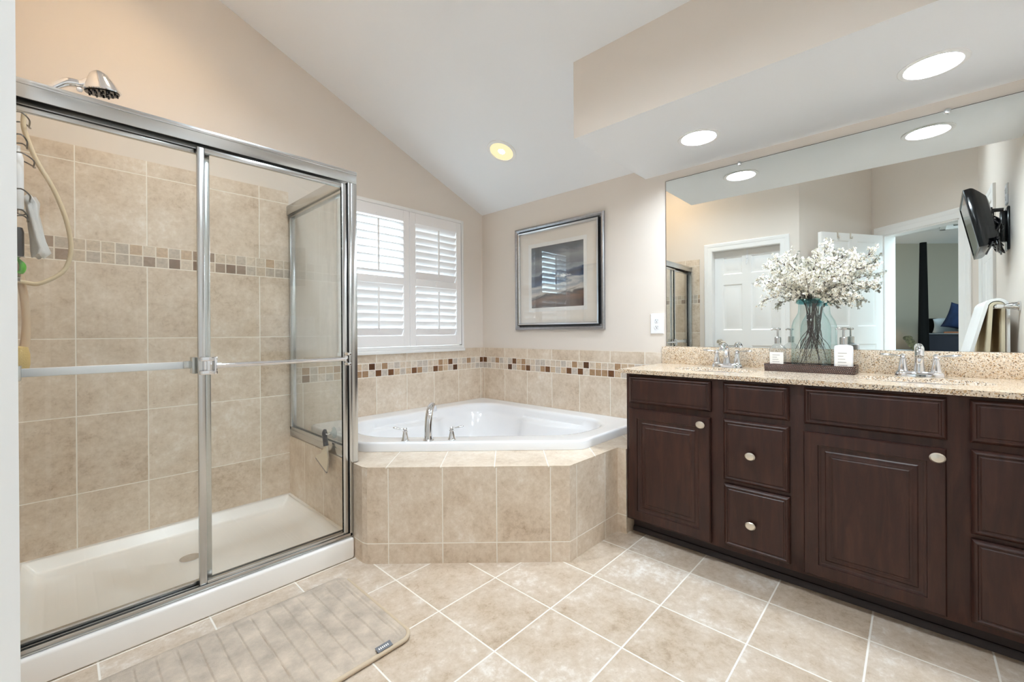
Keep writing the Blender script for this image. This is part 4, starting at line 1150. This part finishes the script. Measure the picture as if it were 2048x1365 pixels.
# tips (y, z, x offset) fanning as in the photograph
tips = [(-2.232, 1.355, -.16), (-2.262, 1.418, -.10), (-2.290, 1.300, -.22), (-2.330, 1.432, -.20), (-2.345, 1.470, -.09), (-2.395, 1.40, -.24), (-2.440, 1.425, -.08), (-2.500, 1.440, -.20),
        (-2.535, 1.500, -.13), (-2.560, 1.400, -.26), (-2.600, 1.445, -.10), (-2.640, 1.420, -.22), (-2.690, 1.428, -.14), (-2.700, 1.370, -.20), (-2.690, 1.295, -.13), (-2.635, 1.240, -.20), (-2.262, 1.238, -.18), (-2.300, 1.360, -.07), (-2.46, 1.34, -.30), (-2.62, 1.33, -.28)]
where = ['pointing furthest left', 'high on the left', 'low on the left toward the room', 'upper left, toward the room', 'tall one left of centre', 'short central one toward the room', 'upright central one near the mirror', 'right of centre toward the room',
         'tallest, rising above all the others', 'short one right of centre, toward the room', 'upper right near the mirror', 'upper right toward the room', 'pointing furthest right and high', 'furthest right at middle height', 'low on the far right', 'drooping over the vase on the right', 'drooping over the vase on the left', 'left, close to the mirror', 'shortest, straight toward the room', 'right, lowest toward the room']
for ti, ((ty, tz, tx), wh) in enumerate(zip(tips, where)):
    t = thing('blossom_branch', 'white blossom branch in the aqua vase, ' + wh, 'flowers', mouth, 'white blossom branches in the aqua vase')
    tip = Vector((tx, ty, tz)); hv = tip-mouth
    fdir = Vector((hv.x, hv.y, 0)); fl = max(fdir.length, .01); fdir = fdir/fl
    neck = mouth + fdir*.030; 
    ang = random.uniform(0, 2*PI); fr_ = random.uniform(.025, .066)
    foot = Vector((VC[0]+fr_*math.cos(ang), VC[1]+fr_*math.sin(ang), vz+random.uniform(.02, .12)))
    midl = Vector((VC[0]+fdir.x*-.012+random.uniform(-.012, .012), VC[1]+random.uniform(-.014, .014), vz+random.uniform(.18, .23)))
    mid = mouth+hv*.45+Vector((0, 0, .02+.03*random.random()))
    bmS = newbm(); bmB = newbm(); bmC = newbm()
    path = catmull([foot, (foot+midl)/2+Vector((random.uniform(-.012, .012), random.uniform(-.012, .012), 0)), midl, neck-Vector((fdir.x*.012, fdir.y*.012, .03)), neck, mid, tip], 6)
    n_ = len(path)
    tube(bmS, path, [.0009+.0010*(1-abs(2*i/n_-.9)) for i in range(n_)], 6)
    up_ = [p for p in path if p.z > mouth.z-.005]
    L_ = len(up_)
    nsub = 24
    for k in range(nsub):
        i = int(L_*(.12+.86*k/nsub)); i = min(i, L_-2); p = up_[i]; d = (up_[i+1]-up_[i]).normalized()
        rnd = Vector((random.gauss(0, 1), random.gauss(0, 1), random.gauss(.25, 1)))
        sd = (d*.9+rnd.normalized()*.95).normalized(); ln = random.uniform(.030, .075)*(1-.35*k/nsub)
        e1 = p+sd*ln*.5+Vector((0, 0, .004)); e2 = p+sd*ln
        if e2.x > -.022: e2.x = -.022-random.random()*.01; e1.x = min(e1.x, -.024)
        tube(bmS, [p, e1, e2], [.0011, .0009, .0006], 5)
        for q__ in range(10):
            tt_ = random.uniform(.25, 1.05); bp = p+(e2-p)*tt_+Vector((random.gauss(0, .006), random.gauss(0, .006), random.gauss(0, .006)))
            bp.x = min(bp.x, -.017); blossom(bmB, bp, random.uniform(.0050, .0080)); lathe(bmC, [(.0012, -.0005), (.0014, .0012), (.0003, .002)], bp, 5)
    stem = part('stem', bmS, m_twig, t, sharp=80)
    part('blossoms', bmB, m_petal, t, stuff=True, smooth=False)
    part('blossom_centres', bmC, m_petalc, t, stuff=True, smooth=False)

def soap(cy, label, mbody, opaque):
    cx = -.165 if not opaque else -.160; z = TZ+.0065; hw = .034
    t = thing('soap_dispenser', label, 'soap bottle', (cx, cy, z), 'pump bottles on the rattan tray')
    bm = newbm()
    loft(bm, [rrect(cx-.026, cx+.026, cy-hw+.002, cy+hw-.002, z, .012), rrect(cx-.028, cx+.028, cy-hw, cy+hw, z+.006, .014), rrect(cx-.028, cx+.028, cy-hw, cy+hw, z+(.118 if opaque else .104), .014), rrect(cx-.026, cx+.026, cy-hw+.003, cy+hw-.003, z+(.123 if opaque else .113), .014), rrect(cx-.013, cx+.013, cy-.014, cy+.014, z+.128, .012), rrect(cx-.012, cx+.012, cy-.012, cy+.012, z+.134, .0115)])
    part('bottle', bm, mbody, t, sharp=60)
    bm = newbm(); lh = .098 if opaque else .078
    box(bm, cx-.0292, cx-.0284, cy-hw+.005, cy+hw-.005, z+.010, z+.010+lh); lb = part('label_sticker', bm, m_label, t)
    bm = newbm()
    for k, wl in enumerate((.032, .020, .026, .030, .034)):
        zz = z+.010+lh*(.80-.14*k); box(bm, cx-.0297, cx-.0293, cy+.018-wl, cy+.018, zz, zz+.0026)
    part('label_print', bm, m_ink, lb)
    bm = newbm(); lathe(bm, [(.0145, .130), (.0145, .160), (.012, .163), (.0045, .164), (.0045, .196), (.012, .197), (.013, .204), (.009, .208), (.001, .209)], (cx, cy, z), 20)
    tube(bm, [(cx, cy, z+.203), (cx-.01, cy+.018, z+.203), (cx-.014, cy+.027, z+.199)], [.006, .005, .0045], 10, 3)
    part('pump', bm, m_alum, t)
    return t
soap(-2.329, 'clear pump bottle with a white label, left end of the tray', m_cglass, False)
soap(-2.588, 'opaque white pump bottle with a white label, right end of the tray', m_whitepl, True)

# ------------------------------------------------------------------ picture + outlet
pf = thing('framed_picture', 'seascape print in a wide pewter frame on the wall above the tub', 'picture', (-.01, -.837, 1.11))
def ring_yz(bm, y0, y1, z0, z1, prof):
    rings = [[(-d, y0-i, z0+i), (-d, y1+i, z0+i), (-d, y1+i, z1-i), (-d, y0-i, z1-i)] for i, d in prof]
    loft(bm, rings, False, False)
bm = newbm(); ring_yz(bm, -.418, -1.256, 1.109, 1.928, [(0, .0006), (0, .018), (.004, .024), (.014, .026), (.022, .021), (.036, .014), (.040, .012)]); part('outer_frame', bm, m_pewter, pf, sharp=25)
bm = newbm(); ring_yz(bm, -.456, -1.218, 1.147, 1.890, [(0, .011), (.001, .030), (.006, .033), (.012, .031), (.016, .022), (.017, .010)]); part('inner_fillet', bm, plain('silver fillet', (214, 216, 220), .2, metal=.9), pf, sharp=25)
bm = newbm(); ring_yz(bm, -.4535, -1.2205, 1.1445, 1.8925, [(0, .0115), (0, .0305), (.0024, .0315)]); part('black_liner', bm, m_black, pf, sharp=25)
bm = newbm(); ring_yz(bm, -.470, -1.204, 1.161, 1.876, [(0, .012), (.090, .012)]); 
mb = part('mat_board', bm, m_matboard, pf, smooth=False)
bm = newbm(); ring_yz(bm, -.560, -1.114, 1.251, 1.786, [(0, .0122), (.028, .0116), (.030, .010)]); part('mat_bevel', bm, m_matcore, mb, smooth=False)
bm = newbm(); uvl = bm.loops.layers.uv.verify()
vs = [bm.verts.new(p) for p in ((-.0104, -.588, 1.278), (-.0104, -1.088, 1.278), (-.0104, -1.088, 1.758), (-.0104, -.588, 1.758))]
f_ = bm.faces.new(vs)
for l, uv_ in zip(f_.loops, ((0, 0), (1, 0), (1, 1), (0, 1))): l[uvl].uv = uv_
part('print', bm, m_sea, pf, smooth=False)
bm = newbm(); box(bm, -.0175, -.0155, -.470, -1.204, 1.161, 1.876); part('glazing', bm, m_pglass, pf, smooth=False)

def outlet(name, org, ux, un, label, w_=.087, h_=.128, duplex=True):
    org = Vector(org); ux = Vector(ux); un = Vector(un); up = Vector((0, 0, 1))
    t = thing(name, label, 'outlet', org)
    mk = lambda a, b, d: org+ux*a+up*b+un*(d+.0004)
    bm = newbm(); panel_front(bm, -w_/2, w_/2, -h_/2, h_/2, [(0, 0), (0, .003), (.004, .007), (.012, .007)], mk); pl = part('cover_plate', bm, m_whitepl, t)
    for dz in (.020, -.020):
        bm = newbm(); lathe(bm, [(.0165, 0), (.0165, .0022), (.015, .003), (.001, .003)], mk(0, dz, .0068), 24, un); r_ = part('receptacle', bm, m_whitepl, t)
        bm = newbm()
        for a, hh in ((-.0062, .0085), (.0062, .007)):
            panel_front(bm, a-.0011, a+.0011, dz+.0035-hh/2, dz+.0035+hh/2, [(0, 0), (0, .0003)], lambda a_, b_, d: mk(a_, b_, d+.0099))
        lathe(bm, [(.0026, 0), (.0026, .0003)], mk(0, dz-.0075, .0099), 10, un)
        part('slots', bm, m_black, r_)
    return t
outlet('wall_outlet', (0, -1.632, 1.139), (0, -1, 0), (-1, 0, 0), 'white duplex outlet on the wall just left of the mirror')

# ------------------------------------------------------------------ bath mat
mt = thing('bath_mat', 'plush greige bath mat with ribbed stripes in front of the shower', 'bath mat', (-2.2, -1.25, 0))
X0, X1, Y0, Y1 = -2.66, -1.758, -1.525, -.978
bm = newbm()
nx, ny = 560, 40
def mat_h(x, y):
    ex = min(x-X0, X1-x); ey = min(y-Y0, Y1-y); edge = min(ex, ey)
    h = .019*min(1, (edge/.012))**.5 if edge < .012 else .019
    if edge > .035:
        u_ = (X1-x-.042) % .055; dg = min(u_, .055-u_)
        h -= .0042*max(0, 1-dg/.0055)
    elif edge > .022: h -= .0035*(1-abs(edge-.0285)/.0065)
    return max(h, .001)
def rc(x, y, r=.05):   # rounded corners
    cx = min(max(x, X0+r), X1-r); cy = min(max(y, Y0+r), Y1-r); v = Vector((x-cx, y-cy))
    if abs(v.x) > 0 and abs(v.y) > 0:
        m_ = max(abs(v.x), abs(v.y)); L = v.length
        v = v*(m_/L)
        return cx+v.x, cy+v.y
    return x, y
G = []
for i in range(nx+1):
    row = []
    for j in range(ny+1):
        x = X0+(X1-X0)*i/nx; y = Y0+(Y1-Y0)*j/ny; h = mat_h(x, y); xx, yy = rc(x, y)
        row.append(bm.verts.new((xx, yy, h+.0015*math.sin(x*23)*math.sin(y*31) if h > .015 else h)))
    G.append(row)
for i in range(nx):
    for j in range(ny): bm.faces.new((G[i][j], G[i+1][j], G[i+1][j+1], G[i][j+1]))
part('pile', bm, m_matcol, mt, sharp=80)
bm = newbm(); bp = []
for x, y in [(X0+.05, Y0), (X1-.05, Y0)]: bp.append((x, y))
path = [Vector((X0+.05, Y0+.002, .010)), Vector((X1-.05, Y0+.002, .010))] + [Vector((X1-.05+.05*math.cos(a), Y0+.05+.05*math.sin(a), .010)) for a in [math.radians(-90+15*k) for k in range(1, 6)]] + [Vector((X1-.002, Y0+.05, .010)), Vector((X1-.002, Y1-.05, .010))]
tube(bm, path, .0075, 8); part('bound_edge', bm, m_matside, mt)
bm = newbm(); boxm(bm, Matrix.Translation((-1.868, Y0+.012, .0225)) @ Matrix.Rotation(.25, 4, 'X'), .055, .022, .0014); tg = part('care_tag', bm, plain('grey woven tag', (112, 114, 120), .8), mt, 'small grey woven tag')
bm = newbm()
for k in range(6): boxm(bm, Matrix.Translation((-1.886+.0065*k, Y0+.0115, .0236)) @ Matrix.Rotation(.25, 4, 'X'), .0035, .007, .0006)
part('tag_lettering', bm, m_label, tg)

# ------------------------------------------------------------------ television on the end wall
tv = thing('wall_television', 'small black television tilted down on a wall bracket', 'television', (-1.21, -3.07, 1.72))
A = Vector((-1.0, -3.034, 1.895)); D = Vector((-1.0, -3.098, 1.555)); Bq = Vector((-1.43, -3.044, 1.872))
ux = (Bq-A); wtv = ux.length; ux.normalize(); uz = (A-D); htv = uz.length; uz = (uz-ux*uz.dot(ux)).normalized(); un = ux.cross(uz); un = un if un.y > 0 else -un
ctr = A + ux*wtv/2 - uz*htv/2
def tvp(a, b, d): return ctr+ux*a+uz*b+un*d
bm = newbm()
rg = []
for s, d in ((1.0, -.002), (1.0, -.030), (.97, -.040), (.86, -.060), (.70, -.085), (.55, -.092)):
    rg.append([tvp(-wtv/2*s, -htv/2*s, d), tvp(wtv/2*s, -htv/2*s, d), tvp(wtv/2*s, htv/2*s, d), tvp(-wtv/2*s, htv/2*s, d)])
loft(bm, rg); es = [e_ for e_ in bm.edges]; bmesh.ops.bevel(bm, geom=es, offset=.004, segments=2, profile=.5, affect='EDGES')
part('housing', bm, m_black, tv)
bm = newbm()
R0_ = [tvp(-wtv/2, -htv/2, -.002), tvp(wtv/2, -htv/2, -.002), tvp(wtv/2, htv/2, -.002), tvp(-wtv/2, htv/2, -.002)]
rgs = [[tvp(sx*(wtv/2-i), sz*(htv/2-i), d) for sx, sz in ((-1, -1), (1, -1), (1, 1), (-1, 1))] for i, d in ((0, -.002), (.001, .003), (.018, .004), (.020, .0005))]
loft(bm, rgs, False, False); part('bezel', bm, m_black, tv)
bm = newbm(); bm.faces.new([bm.verts.new(tvp(sx*(wtv/2-.019), sz*(htv/2-.019), .0008)) for sx, sz in ((-1, -1), (1, -1), (1, 1), (-1, 1))]); part('screen', bm, m_screen, tv, smooth=False)
bm = newbm()
for k in range(14): boxm(bm, Matrix.Translation(tvp(-.19+.03*k, -htv/2*.90, -.048)), .008, .018, .004)
part('vent', bm, plain('grey vent slots', (70, 72, 76), .5), tv)
bm = newbm()
pb = tvp(0, 0, -.092)
box(bm, -1.26, -1.16, YE+.0005, YE+.010, 1.55, 1.80, .003)
box(bm, -1.235, -1.185, YE+.010, YE+.035, 1.60, 1.78, .003)
tube(bm, [(-1.21, YE+.02, 1.79), (-1.21, YE+.075, 1.795)], .011, 8); box(bm, -1.235, -1.185, YE+.065, YE+.085, 1.785, 1.81, .003)
tube(bm, [(-1.21, YE+.03, 1.69), pb+Vector((0, -.01, 0)), pb], .018, 10)
boxm(bm, Matrix.Translation(pb), .10, .014, .10, .003)
part('bracket', bm, m_black, tv)
for k in range(8):
    bm = newbm()
    tube(bm, [pb+Vector((.05-.012*k, -.002, .02-.02*k)), (-1.08-.016*k, -3.185+.004*(k%3), 1.70-.022*k), (-1.04+.012*k, -3.15-.008*(k%3), 1.60-.014*(k%4)), (-1.14-.012*k, -3.205+.006*(k%4), 1.53+.012*(k%5)), (-1.10-.01*k, -3.17-.01*(k%2), 1.62), (-1.22, -3.19, 1.67)], .0042, 7, 5)
    part('cable', bm, m_black, tv)
outlet('wall_outlet', (-1.25, YE, 1.885), (-1, 0, 0), (0, 1, 0), 'white outlet on the end wall above the television bracket', .075, .118)

# towel bar + towels
tb = thing('towel_bar', 'chrome towel bar on the end wall holding two towels', 'towel bar', (-1.15, YE, 1.2))
for x in (-.85, -1.46):
    bm = newbm(); lathe(bm, [(.026, .0006), (.026, .006), (.020, .010), (.018, .030), (.013, .045), (.010, .060), (.012, .070), (.013, .084), (.006, .090), (.001, .091)], (x, YE, 1.212), 20, (0, 1, 0)); part('post', bm, m_chrome, tb)
bm = newbm(); tube(bm, [(-.85, YE+.078, 1.212), (-1.46, YE+.078, 1.212)], .008, 12); part('rod', bm, m_chrome, tb)
def towel(x0, x1, r, thick, zf, zb, m, label, puff):
    bm = newbm(); yc = YE+.078; zc = 1.212
    path = []
    nf = 12
    for k in range(nf+1): t_ = k/nf; path.append((yc+r+puff*(1-t_)**1.0*.6+.0, zf+(zc-zf)*t_))
    for k in range(1, 10): a = PI*k/10; path.append((yc+r*math.cos(a), zc+r*math.sin(a)))
    for k in range(nf+1): t_ = k/nf; path.append((yc-r, zc-(zc-zb)*t_))
    P_ = [Vector(p) for p in path]; rings = []
    nx_ = 14
    outr, inr = [], []
    for i, p in enumerate(P_):
        t_ = (P_[min(i+1, len(P_)-1)]-P_[max(i-1, 0)]).normalized(); n_ = Vector((t_.y, -t_.x))
        outr.append(p+n_*thick/2); inr.append(p-n_*thick/2)
    loop = outr+inr[::-1]
    for k in range(nx_+1):
        s = k/nx_; x = x0+(x1-x0)*s; wv = .003*math.sin(s*14)
        rings.append([(x, p.x+wv*(1 if i < len(outr) else 1), p.y) for i, p in enumerate(loop)])
    loft(bm, rings)
    return solo('bath_towel', bm, m, label, 'towel', 'towels on the end wall bar', sharp=60)
towel(-.875, -1.43, .0215, .013, .84, .84, m_towel_b, 'beige towel hanging underneath on the chrome bar', .03)
towel(-.890, -1.40, .0400, .014, .93, .93, m_towel_w, 'white towel folded over the beige one on the chrome bar', .105)
